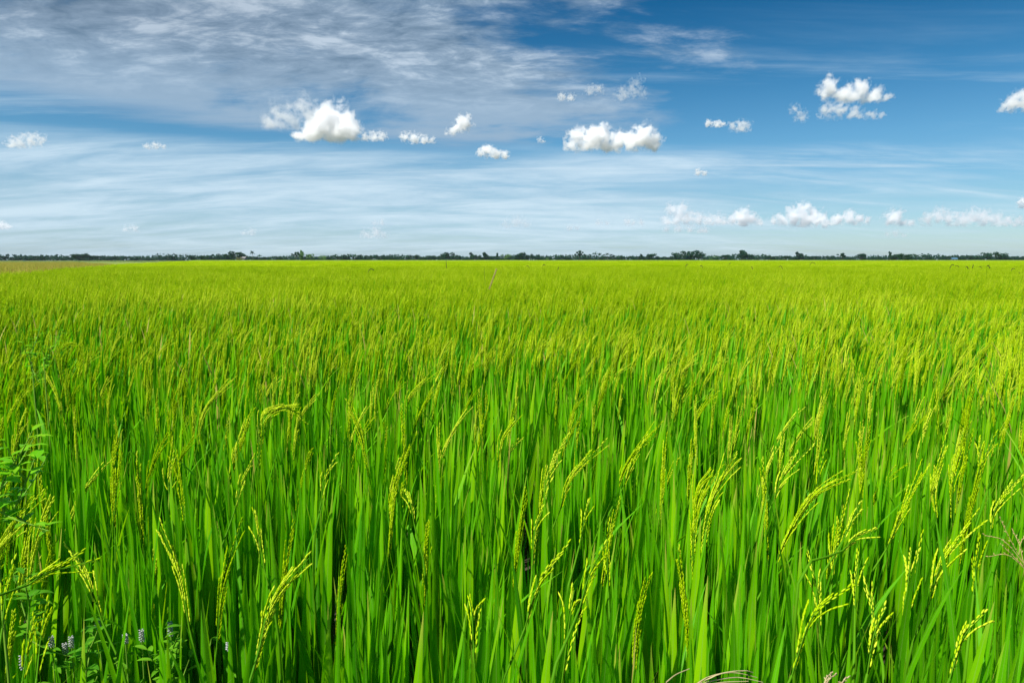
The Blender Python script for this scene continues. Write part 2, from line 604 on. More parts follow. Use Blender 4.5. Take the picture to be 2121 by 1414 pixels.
# ------------------------------------------------------------------ the ears one can pick out in the foreground
# each: label, list of ears; an ear = [(px, py) ... from neck to tip], droop below the eye (m)
HERO = [
 ("rice plant with two grain-heavy ears rising from the bottom edge right of centre", [[(1163, 1420), (1182, 1265), (1190, 1221)], [(1200, 1260), (1221, 1190), (1257, 1121)]], .41),
 ("rice plant with a slim ear crossing a broad leaf low in the centre", [[(1087, 1300), (1117, 1204), (1177, 1128)]], .41),
 ("rice plant with a smoothly bowed ear just left of the longest central ear", [[(1160, 1056), (1182, 991), (1256, 913)]], .41),
 ("rice plant with the longest bowed ear in the middle, its tip fanned to the right", [[(1267, 1056), (1298, 962), (1369, 874)], [(1290, 1010), (1310, 960), (1340, 900)]], .41),
 ("rice plant with a thick upright ear whose top splits into loose threads", [[(1436, 1234), (1437, 1104), (1443, 1017), (1468, 975)], [(1447, 1212), (1465, 1069), (1490, 1000), (1523, 940)]], .41),
 ("rice plant with a narrow ear rising left of the pair of upright ears", [[(1102, 1182), (1108, 1100), (1126, 1052)]], .42),
 ("rice plant with an ear split into short prongs above the centre leaves", [[(1126, 1034), (1137, 982), (1174, 900)]], .40),
 ("rice plant with one short straight ear between two bowed ears", [[(1200, 1130), (1210, 1078), (1219, 1037)]], .42),
 ("rice plant with a stiff vertical ear in the lower middle, no bow", [[(1260, 1225), (1258, 1147), (1263, 1082)]], .42),
 ("rice plant with a feathery ear leaning right above the field centre", [[(1030, 978), (1039, 913), (1077, 861)]], .41),
 ("rice plant with a small twisted ear at the bottom edge left of the centre", [[(982, 1373), (978, 1278), (972, 1239)]], .44),
 ("rice plant with an ear arched right in the bottom right quarter, few leaves before it", [[(1640, 1398), (1684, 1275), (1760, 1215)]], .41),
 ("rice plant with the longest sweeping ear on the right, curving like a fishing rod", [[(1602, 1180), (1636, 1100), (1691, 1020), (1780, 972)]], .41),
 ("rice plant with a fat pointed ear standing in front of dark leaves on the right", [[(1869, 1333), (1880, 1245), (1905, 1105)], [(1878, 1230), (1884, 1180), (1888, 1140)]], .41),
 ("rice plant with an ear bent right above the lower right corner leaves", [[(1924, 1249), (1953, 1162), (2030, 1058)]], .41),
 ("rice plant with a curved ear between the fishing-rod ear and the right edge", [[(1836, 1136), (1869, 1064), (1912, 958)]], .41),
 ("rice plant with a bushy upright ear under the fishing-rod ear", [[(1724, 1198), (1731, 1136), (1754, 1018)], [(1745, 1120), (1762, 1080), (1783, 1040)]], .42),
 ("rice plant with an ear stretched nearly flat to the right", [[(1745, 1140), (1771, 1115), (1814, 1097)]], .42),
 ("rice plant with a dark shaded ear at the bottom edge near the right", [[(1796, 1395), (1811, 1311), (1836, 1257)]], .42),
 ("rice plant with a bowed ear in the bottom right corner among shaded leaves", [[(1967, 1405), (1996, 1318), (2042, 1268)]], .42),
 ("rice plant with an ear cut by the right edge of the view", [[(2052, 1100), (2064, 1050), (2124, 970)]], .41),
 ("rice plant with a thin ear tilted left against the dark lower right leaves", [[(1698, 1311), (1691, 1216), (1677, 1149)]], .43),
 ("rice plant with a straight ear beside the wiry brown grass", [[(2016, 1231), (2022, 1176), (2032, 1112)]], .42),
 ("rice plant with two tall upright ears in the right part of the field", [[(1971, 1082), (1975, 991), (1992, 930)], [(1940, 1082), (1936, 1002), (1962, 902)]], .40),
 ("rice plant with an ear forked like a hand near the right edge", [[(2031, 987), (2042, 944), (2067, 895)], [(2028, 970), (2030, 930), (2032, 905)]], .40),
 ("rice plant with one short upright ear deep among leaves on the right", [[(1771, 1260), (1773, 1209), (1779, 1147)]], .45),
 ("rice plant with a small ear tilted left behind a dark leaf on the right", [[(1809, 1285), (1804, 1242), (1796, 1205)]], .47),
 ("rice plant with an ear bowed right above the fishing-rod ear", [[(1602, 1038), (1622, 987), (1681, 920)]], .40),
 ("rice plant with a loose upright ear behind the fishing-rod ear", [[(1690, 1025), (1697, 980), (1710, 935)]], .41),
 ("rice plant with an ear leaning right in the lower left, lit pale yellow", [[(449, 1340), (462, 1209), (502, 1080)]], .41),
 ("rice plant with a long ear leaning left in the lower left", [[(393, 1304), (371, 1191), (330, 1085)]], .41),
 ("rice plant with a half shaded ear leaning left above the white weed flowers", [[(211, 1285), (182, 1198), (143, 1130)]], .43),
 ("rice plant with two ears stretched out flat to the right at the left edge", [[(33, 1220), (91, 1187), (165, 1144)], [(60, 1210), (100, 1185), (197, 1161)]], .42),
 ("rice plant with a thick golden ear at the very left edge", [[(5, 1300), (12, 1230), (28, 1160)]], .41),
 ("rice plant with a plump ear at the bottom left, grains standing out", [[(76, 1405), (85, 1318), (98, 1248)]], .43),
 ("rice plant with a thin ear at the bottom left beside the plump ear", [[(47, 1410), (55, 1355), (67, 1279)]], .43),
 ("rice plant with a tall straight double ear in the left part of the field", [[(238, 1111), (235, 1009), (240, 918)], [(238, 1060), (245, 990), (252, 932)]], .41),
 ("rice plant with an upright ear right of the tall double ear", [[(351, 1024), (349, 991), (361, 909)]], .41),
 ("rice plant with an ear leaning left behind the lower left ears", [[(385, 1104), (375, 1009), (363, 940)]], .41),
 ("rice plant with a heavy ear leaning right in the lower left centre, tip pale", [[(524, 1400), (565, 1250), (640, 1155)], [(540, 1330), (550, 1280), (562, 1240)]], .41),
 ("rice plant with a thick ear leaning left in the mid field", [[(763, 1000), (748, 900), (717, 830)]], .40),
 ("rice plant with a straight ear leaning right in the left centre, thick at its foot", [[(795, 1150), (815, 1020), (860, 900)]], .41),
 ("rice plant with a plume ear waving right over the mid field", [[(838, 865), (852, 815), (914, 765)]], .40),
 ("rice plant with a club ear flopping over to the right in the left centre", [[(535, 990), (540, 880), (560, 848), (615, 837)], [(540, 930), (552, 866), (590, 846), (626, 862)]], .40),
 ("rice plant with a thin ear tilted left in the lower left centre", [[(548, 1180), (535, 1110), (524, 1060)]], .43),
 ("rice plant with a bright short ear rising right of the club ear", [[(485, 1060), (500, 1000), (527, 945)]], .42),
 ("rice plant with an ear in the left centre bent right at its tip", [[(665, 1040), (672, 990), (698, 942)]], .42),
 ("rice plant with a slender ear tilted left in front of the heavy ears", [[(858, 1085), (850, 1040), (841, 1015)]], .44),
 ("rice plant with a tall pale ear halfway up the field's left half", [[(408, 930), (425, 850), (486, 780)]], .40),
 ("rice plant with an ear leaning left by the small mid-field weeds", [[(140, 905), (118, 820), (87, 758)]], .40),
 ("rice plant with a hooked ear arching right over the small mid-field weeds", [[(107, 750), (125, 722), (150, 712), (185, 724)]], .40),
]
hero_xy = []


def hero_plant(i, label, ears, drop):
    r = np.random.default_rng(900 + i)
    tip = ears[0][-1]
    P = at_height(tip[0], tip[1], CAM_H - drop)
    Y = P[1]
    neck = at(ears[0][0][0], ears[0][0][1], Y)
    bx, by = neck[0] - (P[0] - neck[0]) * 0.12, Y + r.uniform(-0.01, 0.02)
    root = empty("rice_plant", (bx, by, 0))
    tag(root, label, "rice plant", "rice plants in the front of the field")
    o0 = np.array([bx, by, 0.0])
    lv, cu = MB(), MB()
    for k in range(3):
        tiller(lv, cu, lambda: MB(), r, r.normal(0, 0.03), r.normal(0.01, 0.03), 0, False, H=r.uniform(0.9, 1.0), nl=3)
    for e in ears:
        pts = [at(px, py, Y + r.uniform(-0.006, 0.006) + 0.02 * q) - o0 for q, (px, py) in enumerate(e)]
        L = sum(np.linalg.norm(pts[k + 1] - pts[k]) for k in range(len(pts) - 1))
        ax = resample(np.array(pts), 16)
        foot = np.array([r.normal(0, 0.01), r.normal(0, 0.01), 0])
        d = norm(ax[0] - ax[1])
        low = ax[0] + d * min(0.14, ax[0][2] * 0.3)
        line = resample(np.array([foot, (foot + low) / 2 + [0, 0, 0], low, ax[0]]), 10)
        tube(cu, line, 0.0040, 0.0016, 5, 0.6, 0)
        # a flag leaf on the culm
        blade(lv, line[6], r.uniform(0, 6.28), 0.15, r.uniform(0.22, 0.32), 0.012, 0.25, 8, np.clip(r.normal(0.4, 0.2), 0, 1), 0, r.normal(0, 0.4))
        em = MB()
        bent = np.linalg.norm(ax[8] - (ax[0] + ax[-1]) / 2) / L
        panicle(em, ax, r, 0, nb=int(np.clip(round(L / 0.028), 4, 9)), spread=0.0025 + 0.045 * bent * min(1, L / 0.15),
                rnd=np.clip(r.normal(0.58, 0.12), 0, 1), gmat=0, smat=1)
        link("ear", em.mesh("rice_ear", [M_GRAIN, M_CULM]), root)
    link("leaves", lv.mesh("rice_leaves", M_LEAF), root)
    link("stalks", cu.mesh("rice_stalks", M_CULM), root)
    hero_xy.append((bx, by))


for i, (lab, ears, drop) in enumerate(HERO): hero_plant(i, lab, ears, drop)

# ------------------------------------------------------------------ single rice plants (nearest in view) and the mass behind
hx = np.array(hero_xy)
inview = (np.abs(cand[:, 0]) < cand[:, 1] * HALF + 0.02) & (cand[:, 1] > 0.6)
dist = np.hypot(cand[:, 0], cand[:, 1])
order = np.argsort(np.where(inview, dist, 1e9))
n_single = 300 - len(HERO)
single = set(order[:n_single].tolist())
PLAIN = {0: "leafy rice plant without an ear in the front of the field",
         1: "leafy rice plant with one ear in the front of the field",
         2: "leafy rice plant with several ears in the front of the field"}
mass_pts, mass_rot, mass_scl, mass_idx = [], [], [], []


def mass(x, y, idx, s, rz, rx=0.0, ry=0.0, sz=None):
    mass_pts.append((x, y, 0)); mass_rot.append((rx, ry, rz)); mass_scl.append((s, s, sz or s)); mass_idx.append(idx)


for i, (x, y) in enumerate(cand):
    rz = rng.normal(0, 0.40)
    s = swell(x, y) * rng.uniform(0.95, 1.05)
    ty, tx = rng.normal(0.03 + 0.07 * min(1, max(0, (y - 2) / 5)), 0.04), rng.normal(0, 0.035)
    if i in single:
        # the outermost row and the camera's side carry fewer ears than the field behind
        k = int(rng.integers(0, N_NEAR))
        if y < 2.0 and len(near[k][2]) and rng.uniform() < 0.6: k = (0, 6, 11, 13)[int(rng.integers(0, 4))]
        if y < 1.2 and len(near[k][2]) and (y < 0.95 or rng.uniform() < 0.7): k = (0, 2, 3, 6, 7, 11, 13, 14)[int(rng.integers(0, 8))]
        lv, cu, ears = near[k]
        root = empty("rice_plant", (x, y, 0))
        root.rotation_euler = (tx, ty, rz)
        root.scale = (s * 0.97, s * 0.97, s * 0.97)
        tag(root, PLAIN[min(2, len(ears))], "rice plant", "rice plants in the front of the field")
        link("leaves", lv, root); link("stalks", cu, root)
        for e in ears: link("ear", e, root)
    elif y < 7.5:
        mass(x, y, idx_band[int(rng.integers(0, N_BND))], s, rz, tx, ty)
    else:
        mass(x, y, idx_mid[int(rng.integers(0, 10))], s, rz, tx, ty)

y = 46.0
while y < 175:
    xm = y * 1.12 + 4
    x = -xm
    while x < xm:
        if field_ok(x - 0.5, y):
            mass(x + rng.uniform(-0.1, 0.1), y + rng.uniform(-0.1, 0.1), idx_far[int(rng.integers(0, 4))], 1.0,
                 rng.normal(0, 0.15), 0, 0, swell(x * 0.4, y * 0.4) * rng.uniform(0.98, 1.02))
        x += PATCH * 0.93
    y += PATCH * 0.93

me = bpy.data.meshes.new("rice_field_points")
me.from_pydata(mass_pts, [], [])
for nm, ty_, key, dat in (("rot", "FLOAT_VECTOR", "vector", mass_rot), ("scl", "FLOAT_VECTOR", "vector", mass_scl)):
    a = me.attributes.new(nm, ty_, "POINT")
    a.data.foreach_set(key, np.array(dat, np.float32).ravel())
a = me.attributes.new("idx", "INT", "POINT")
a.data.foreach_set("value", np.array(mass_idx, np.int32))
field = link("rice_field", me)
tag(field, "dense yellow-green rice crop filling the flat field to the horizon", "rice field", None, "stuff")
ng = bpy.data.node_groups.new("rice_scatter", "GeometryNodeTree")
ng.interface.new_socket("Geometry", in_out="INPUT", socket_type="NodeSocketGeometry")
ng.interface.new_socket("Geometry", in_out="OUTPUT", socket_type="NodeSocketGeometry")
g = NT(ng)
gi = g.n("NodeGroupInput"); go = g.n("NodeGroupOutput")
ci = g.n("GeometryNodeCollectionInfo")
ci.inputs["Collection"].default_value = LIB
ci.inputs["Separate Children"].default_value = True
ci.inputs["Reset Children"].default_value = True
def named(nm, ty_):
    nd = g.n("GeometryNodeInputNamedAttribute", data_type=ty_)
    nd.inputs["Name"].default_value = nm
    return nd.outputs[0]
e2r = g.n("FunctionNodeEulerToRotation", ins={0: named("rot", "FLOAT_VECTOR")})
iop = g.n("GeometryNodeInstanceOnPoints", ins={"Points": gi.outputs[0], "Instance": ci.outputs[0], "Pick Instance": True,
                                              "Instance Index": named("idx", "INT"), "Rotation": e2r.outputs[0],
                                              "Scale": named("scl", "FLOAT_VECTOR")})
g.set(go.inputs[0], iop.outputs[0])
md = field.modifiers.new("scatter", "NODES")
md.node_group = ng

# canopy of the farthest rice: a closed, uneven slab of standing crop
def slab(name, mat, label, cat, outline_fn, ys, xs_fn, z0, amp, kind="stuff", seed=0):
    r = np.random.default_rng(seed)
    V, F = [], []
    nx = None
    for j, y in enumerate(ys):
        xa, xb = xs_fn(y)
        xs = np.linspace(xa, xb, 160)
        nx = len(xs)
        for x in xs:
            V.append((x, y, z0 + r.normal(0, amp)))
    for j in range(len(ys) - 1):
        for k in range(nx - 1):
            a = j * nx + k
            F.append((a, a + 1, a + nx + 1, a + nx))
    # skirt down to the soil
    rim = [k for k in range(nx)] + [j * nx + nx - 1 for j in range(1, len(ys))] + [(len(ys) - 1) * nx + k for k in range(nx - 2, -1, -1)] + [j * nx for j in range(len(ys) - 2, 0, -1)]
    b = len(V)
    for k in rim: V.append((V[k][0], V[k][1], 0.004))
    for q in range(len(rim)):
        q2 = (q + 1) % len(rim)
        F.append((rim[q], b + q, b + q2, rim[q2]))
    mb = MB(); mb.add(V, F, (0.5, 0.5, 0.5))
    o = link(name, mb.mesh(name, mat, smooth=True))
    tag(o, label, cat, None, kind)
    return o


def bx_(y): return -17.5 - 44.5 * (y - 23.0) / 99.0
slab("far_rice", M_FARRICE, "even green-yellow band of ripening rice below the distant trees", "rice field", None,
     list(np.geomspace(172, 820, 26)), lambda y: (max(bx_(y), -0.42 * y - 40), y * 1.25), 0.92, 0.035, seed=3)

# ------------------------------------------------------------------ ground, fields, paths
def sheet(name, pts, z, mat):
    mb = MB(); mb.add([(x, y, z) for x, y in pts], [tuple(range(len(pts)))], (0.5, 0.5, 0.5))
    o = link(name, mb.mesh(name, mat, smooth=False))
    o["kind"] = "structure"
    return o


sheet("ground", [(-9000, -400), (9000, -400), (9000, 9000), (-9000, 9000)], -0.012, M_PLAIN)
sheet("mud", [(-30, 0.40), (60, 0.40), (260, 175), (-150, 175), (-19, 23)], -0.004, M_MUD)
# dry and olive stubble fields left of the rice
sheet("dry_field", [(-26, 23.5), (-64, 122), (-150, 250), (-230, 330), (-420, 330), (-330, 160), (-200, 60)], 0.002, M_DRY)
sheet("stubble_field", [(-64, 123.5), (-150, 252), (-232, 333), (-560, 333), (-560, 560), (-200, 560), (-100, 350)], 0.006, M_OLIVE)
sheet("pale_path", [(-330, 690), (900, 845), (900, 850), (-330, 702)], 0.012, M_PALE)

M_TUFT = plant_mat("dry_tussock", [(0.20, 0.28, 0.02), (0.36, 0.36, 0.05), (0.50, 0.38, 0.10)], [(0.25, 0.35, 0.03), (0.4, 0.4, 0.05), (0.5, 0.4, 0.1)], trans=0.35, spec=0.05)
TUFTS = bpy.data.collections.new("dry_grass_library")
for i in range(3):
    r = np.random.default_rng(640 + i)
    mb = MB()
    for k in range(70):
        x, y_ = r.normal(0, 0.5, 2)
        blade(mb, (x, y_, 0), r.uniform(0, 6.28), abs(r.normal(0, .3)), r.uniform(0.14, 0.42), 0.03, r.uniform(0.1, 1.0), 2, r.uniform(), 1)
    TUFTS.objects.link(bpy.data.objects.new("dry_tuft_source_%d" % i, mb.mesh("dry_tuft", M_TUFT)))
r = np.random.default_rng(651)
tp, tr_, ts, ti = [], [], [], []
while len(tp) < 6500:
    x, y_ = r.uniform(-420, -18), 24 + 350 * r.uniform() ** 1.3
    if x > bx_(min(y_, 122)) - 1.2 - (0 if y_ < 122 else (y_ - 122) * 0.70) or x < -0.80 * y_ - 12: continue
    if mnoise.noise(Vector((x * .03, y_ * .012, 0))) < -0.25 + 0.4 * r.normal(): continue
    tp.append((x, y_, 0)); tr_.append((0, 0, r.uniform(0, 6.28))); sc_ = r.uniform(.7, 1.5); ts.append((sc_,) * 3); ti.append(int(r.integers(0, 3)))
me2 = bpy.data.meshes.new("dry_grass_points")
me2.from_pydata(tp, [], [])
for nm, dat in (("rot", tr_), ("scl", ts)):
    a = me2.attributes.new(nm, "FLOAT_VECTOR", "POINT"); a.data.foreach_set("vector", np.array(dat, np.float32).ravel())
a = me2.attributes.new("idx", "INT", "POINT"); a.data.foreach_set("value", np.array(ti, np.int32))
dg_ = link("dry_grass", me2)
tag(dg_, "dry olive and straw grass on the fallow field at the far left", "grass", None, "stuff")
ng2 = ng.copy()
for nd in ng2.nodes:
    if nd.bl_idname == "GeometryNodeCollectionInfo": nd.inputs["Collection"].default_value = TUFTS
dg_.modifiers.new("scatter", "NODES").node_group = ng2

# the grassy bank the photograph is taken from
V, F = [], []
rb = np.random.default_rng(5)
xs, ys = np.linspace(-6, 6, 90), np.linspace(-3.0, 0.55, 28)
for y in ys:
    for x in xs:
        e = min(1, max(0, (0.55 - y) / 0.35))
        V.append((x, y, -0.02 + 0.18 * e * e * (3 - 2 * e) + rb.normal(0, 0.008) * e))
for j in range(len(ys) - 1):
    for k in range(len(xs) - 1):
        a = j * len(xs) + k
        F.append((a, a + 1, a + len(xs) + 1, a + len(xs)))
mb = MB(); mb.add(V, F, (.5, .5, .5))
o = link("earth_bank", mb.mesh("earth_bank", M_BUND)); o["kind"] = "structure"

# low ridge across the left distance
V, F = [], []
n = 120
rb = np.random.default_rng(6)
for i in range(n):
    q = i / (n - 1)
    x, y = -420 + 330 * q, 372 + 20 * q
    h = 0.75 + 0.25 * rb.uniform()
    V += [(x, y - 2.5, 0), (x, y, h), (x, y + 2.5, 0)]
    if i:
        a = 3 * i
        F += [(a - 3, a, a + 1, a - 2), (a - 2, a + 1, a + 2, a - 1)]
mb = MB(); mb.add(V, F, (.5, .5, .5))
o = link("field_bund", mb.mesh("field_bund", M_BUND)); o["kind"] = "structure"

# ------------------------------------------------------------------ weeds among the rice
def leaflet(mb, p, d, L, W, r, droop=0.4, mat=0):
    """pointed oval leaf"""
    az = math.atan2(d[1], d[0]); el = math.asin(np.clip(norm(d)[2], -1, 1))
    h = np.array([math.cos(az), math.sin(az), 0])
    c = walk(p, h * math.cos(el) + np.array([0, 0, math.sin(el)]), np.array([0, 0, -droop]), 1.2, L, 6)
    T = tangents(c)
    rnd = r.uniform()
    V, F, A = [], [], []
    for i in range(7):
        s = i / 6
        w = W * math.sin(math.pi * (0.06 + 0.92 * s) ** 0.85) * 0.5
        sd = norm(np.cross(T[i], [0, 0, 1.0])); nr = np.cross(sd, T[i])
        V += [c[i] - sd * w + nr * w * .25, c[i], c[i] + sd * w + nr * w * .25]
        A += [(rnd, s * 0.7, 1), (rnd, s * 0.7, 0), (rnd, s * 0.7, 1)]
        if i:
            k = 3 * i
            F += [(k - 3, k - 2, k + 1, k), (k - 2, k - 1, k + 2, k + 1)]
    mb.add(V, F, A, mat)


def leafy_weed(px, Y, label, seed, group=None, k_leaf=1.0, mat=None):
    """px: stem points of the photograph from low to tip, at depth Y"""
    r = np.random.default_rng(seed)
    base = at(px[0][0], px[0][1], Y)
    root = empty("leafy_weed", (base[0], base[1], 0))
    tag(root, label, "weed", group)
    o0 = np.array([base[0], base[1], 0])
    pts = [np.zeros(3)] + [at(a, b, Y) - o0 for a, b in px]
    st, lf = MB(), MB()
    c = resample(np.array(pts), 24)
    tube(st, c, 0.0024, 0.0010, 6, 0.8)
    T = tangents(c)
    s = 9
    for i in range(9, 25):
        for j in range(2):
            a = r.uniform(0, 6.28)
            d = np.array([math.cos(a), math.sin(a), r.uniform(0.1, 0.7)])
            if r.uniform() < 0.48:
                leaflet(lf, c[i], d, r.uniform(0.022, 0.042) * k_leaf, r.uniform(0.011, 0.019) * k_leaf, r, r.uniform(0.3, 1.2))
        if i % 5 == 0:   # side shoot
            a = r.uniform(0, 6.28)
            q = walk(c[i], T[i] * 0.7 + np.array([math.cos(a), math.sin(a), 0.2]) * 0.6, [0, 0, 0.5], 1, 0.09, 6)
            tube(st, q, 0.0016, 0.0007, 4, 0.5)
            for k in range(2, 7):
                a2 = r.uniform(0, 6.28)
                leaflet(lf, q[k], (math.cos(a2), math.sin(a2), 0.4), 0.03 * k_leaf, 0.010 * k_leaf, r, 0.6)
    link("stem", st.mesh("weed_stem", M_WSTEM), root)
    link("leaves", lf.mesh("weed_leaves", M_WEEDL if group is None else M_WEED), root)


leafy_weed([(-6, 1125), (18, 1075), (45, 1020), (72, 950)], 1.02, "tall bright green leafy weed with pointed oval leaves at the left edge", 1, None, 1.0)
leafy_weed([(-40, 1130), (-18, 1060), (12, 985), (28, 955)], 1.0, "drooping leafy weed half cut off by the left edge of the view", 2, None, 1.0)
leafy_weed([(70, 800), (66, 770), (62, 738), (66, 730)], 2.35, "small bright green weed poking out of the rice at the left of the mid field", 3, None, 0.9)
leafy_weed([(94, 790), (98, 760), (103, 735), (102, 720)], 2.45, "small light green weed with a rounded top beside the mid-field weed", 4, None, 0.9)


def flower_weed(px, py, drop, label, seed):
    r = np.random.default_rng(seed)
    P = at_height(px, py, CAM_H - drop)
    root = empty("flowering_weed", (P[0], P[1], 0))
    tag(root, label, "weed", "white-flowered weeds at the edge of the rice")
    H = P[2]
    st, lf, fl = MB(), MB(), MB()
    c = walk((0, 0, 0), (r.normal(0, .04), r.normal(0, .04), 1), (r.normal(0, .05), 0, 0), 1, H, 14)
    c[:, :2] -= c[-1, :2] * np.linspace(0, 1, 15)[:, None]
    tube(st, c, 0.0032, 0.0011, 5, 0.4)
    for i in range(5, 14):
        for j in range(2):
            a = r.uniform(0, 6.28)
            leaflet(lf, c[i], (math.cos(a), math.sin(a), 0.45), r.uniform(0.020, 0.040), r.uniform(0.007, 0.012), r, r.uniform(0.4, 1.0))
    for j in range(2):
        a = r.uniform(0, 6.28)
        q = walk(c[9], (math.cos(a) * .6, math.sin(a) * .6, 1), (0, 0, 0.3), 1, H * 0.28, 5)
        tube(st, q, 0.0018, 0.001, 4, 0.4)
        for k in range(2, 6):
            a2 = r.uniform(0, 6.28)
            leaflet(lf, q[k], (math.cos(a2), math.sin(a2), 0.4), r.uniform(0.02, 0.04), 0.010, r, 0.6)
    n = 34
    Ls = r.uniform(0.013, 0.026)
    k = np.arange(n)
    z = H - Ls + Ls * k / n
    ang = k * 2.4
    rad = 0.0042 * (1 - 0.55 * k / n)
    Pp = np.stack([rad * 0.4 * np.cos(ang), rad * 0.4 * np.sin(ang), z], 1)
    D = np.stack([np.cos(ang), np.sin(ang), 0.5 + 0 * ang], 1); D /= np.linalg.norm(D, axis=1)[:, None]
    grains(fl, Pp, D, np.tile([0, 0, 1.0], (n, 1)), 0.0042, 0.0026, r.uniform(0, 1, n), 0)
    link("stem", st.mesh("weed_stem", M_WSTEM), root)
    link("leaves", lf.mesh("weed_leaves", M_WEED), root)
    link("flower_spike", fl.mesh("weed_flower", M_FLOWER), root)


for i, (px, py, dr, lab) in enumerate([
        (202, 1282, .63, "white-flowered weed, its spike highest of all and just right of a leaning ear"),
        (259, 1314, .63, "white-flowered weed with the longest spike, in the middle of the patch"),
        (293, 1304, .63, "white-flowered weed just right of the one with the longest spike"),
        (352, 1288, .63, "white-flowered weed farthest right in the patch, beside a left-leaning ear"),
        (147, 1318, .65, "white-flowered weed with a short spike left of the middle of the patch"),
        (134, 1332, .67, "white-flowered weed with a dull half-hidden spike left of the middle"),
        (106, 1318, .64, "white-flowered weed with a tiny spike right of the plump ear"),
        (45, 1357, .64, "white-flowered weed nearest the left bottom corner"),
        (473, 1330, .65, "white-flowered weed standing alone right of the pale yellow ear")]):
    flower_weed(px, py, dr, lab, 40 + i)
# leafless neighbours of the patch
for i, (px, py, Y, lab) in enumerate([(60, 1235, 1.10, "dark green broad-leaved weed under the flat-stretched ears"),
                                      (180, 1335, 1.10, "dark green weed without flowers low in the weed patch"),
                                      (345, 1345, 1.12, "fine-leaved green weed low at the right end of the weed patch")]):
    leafy_weed([(px - 6, py + 160), (px - 3, py + 90), (px, py + 30), (px + 4, py)], Y, lab, 60 + i, "weeds without flowers in the weed patch", 0.9)


# thin dark grass heads that stand above the far crop
def grass_head(px, neck, tip, drop_tip, mat, label, seed, name="wild_grass", hook=0.0, thick=1.0, group="dark wild grass heads above the rice"):
    r = np.random.default_rng(seed)
    ztip = CAM_H - drop_tip
    P = at_height(tip[0], tip[1], ztip) if drop_tip else None
    Y = P[1]
    N_ = at(neck[0], neck[1], Y)
    root = empty(name, (N_[0], Y, 0))
    tag(root, label, "wild grass", group)
    o0 = np.array([N_[0], Y, 0])
    a, b = N_ - o0, P - o0
    mid = (a + b) / 2 + np.array([0, 0, hook * np.linalg.norm(b - a)])
    ax = resample(np.array([a, mid, b]), 10)
    st, hd, lf = MB(), MB(), MB()
    tube(st, resample(np.array([np.zeros(3), a * 0.5 + [0.01, 0, 0], a]), 6), 0.005, 0.004, 4, 0.5)
    L = np.sum(np.linalg.norm(np.diff(ax, axis=0), axis=1))
    n = int(np.clip(L / 0.006, 30, 90))
    s = np.linspace(0, 1, n) * 10
    k = np.minimum(s.astype(int), 9); t = (s - k)[:, None]
    Pp = ax[k] * (1 - t) + ax[k + 1] * t
    T = tangents(ax)[k]
    ang = np.arange(n) * 2.4
    u = np.cross(T, [0, 1.0, 0.1]); u /= np.linalg.norm(u, axis=1)[:, None]; v = np.cross(T, u)
    D = T + (u * np.cos(ang)[:, None] + v * np.sin(ang)[:, None]) * 0.6
    D /= np.linalg.norm(D, axis=1)[:, None]
    grains(hd, Pp, D, u, 0.034 * thick, 0.016 * thick, r.uniform(0, 1, n), 1)
    for j in range(3):
        blade(lf, (0, 0, a[2] * (0.3 + 0.15 * j)), r.uniform(0, 6.28), 0.3, 0.45, 0.014, 0.6, 5, r.uniform(), 1)
    link("stem", st.mesh("grass_stem", M_CULM), root)
    link("seed_head", hd.mesh("grass_seed_head", mat), root)
    link("leaves", lf.mesh("grass_leaves", M_LEAF), root)


grass_head(0, (1006, 604), (1003, 555), .14, M_DARKSEED, "upright dark grass spear beside the brown seed plume", 70, thick=0.33)
grass_head(0, (1013, 600), (1028, 559), .14, M_BROWNSEED, "brown feathery seed plume leaning right in the middle distance", 71, thick=0.85, group=None)
DK = [((1623, 563), (1614, 552), .30, "dark drooping grass head, boldest of the right middle distance"), ((1677, 549), (1688, 546), .2, "dark grass head bent flat just below the horizon, right of centre"),
      ((1967, 556), (1975, 549), .2, "dark hooked grass head, tallest of the right-hand cluster"), ((1990, 566), (1979, 551), .35, "pale arched grass head right behind the tallest hook"),
      ((2000, 553), (2005, 556), .3, "dark arched grass head in the middle of the right-hand cluster"), ((2014, 556), (2016, 549), .2, "small dark upright grass head above the right-hand cluster"),
      ((2036, 565), (2028, 553), .35, "dark drooping grass head bent left near the right side"), ((2044, 551), (2050, 555), .25, "thin arched grass head near the right side"),
      ((2094, 561), (2101, 557), .35, "dark hooked grass head second from the right edge"), ((2113, 570), (2110, 563), .45, "dark stub of a grass head closest to the right edge"),
      ((2005, 567), (2014, 565), .45, "dark grass head lying flat below the right-hand cluster"), ((1560, 558), (1557, 553), .3, "short dark grass head right of centre, slightly bent"),
      ((1456, 555), (1451, 551), .25, "small dark grass head bent left, right of centre"), ((1420, 553), (1424, 548), .2, "thin dark grass head near the round-topped trees"),
      ((760, 568), (774, 559), .35, "dark hooked grass head left of the brown plume"), ((925, 556), (924, 540), .05, "thin tall upright grass stalk left of the brown plume"),
      ((1097, 556), (1091, 551), .3, "small dark grass tuft right of the brown plume"), ((1124, 551), (1129, 549), .22, "tiny dark grass head near the horizon at mid picture"),
      ((1154, 562), (1157, 554), .35, "slim dark grass head right of the middle"), ((1510, 547), (1513, 545), .2, "faint grass head just under the horizon, right of centre")]
for i, (a, b, dr, lab) in enumerate(DK):
    grass_head(0, a, b, dr, M_DARKSEED, lab, 80 + i, hook=0.35 if abs(a[0] - b[0]) > 3 else 0.0)


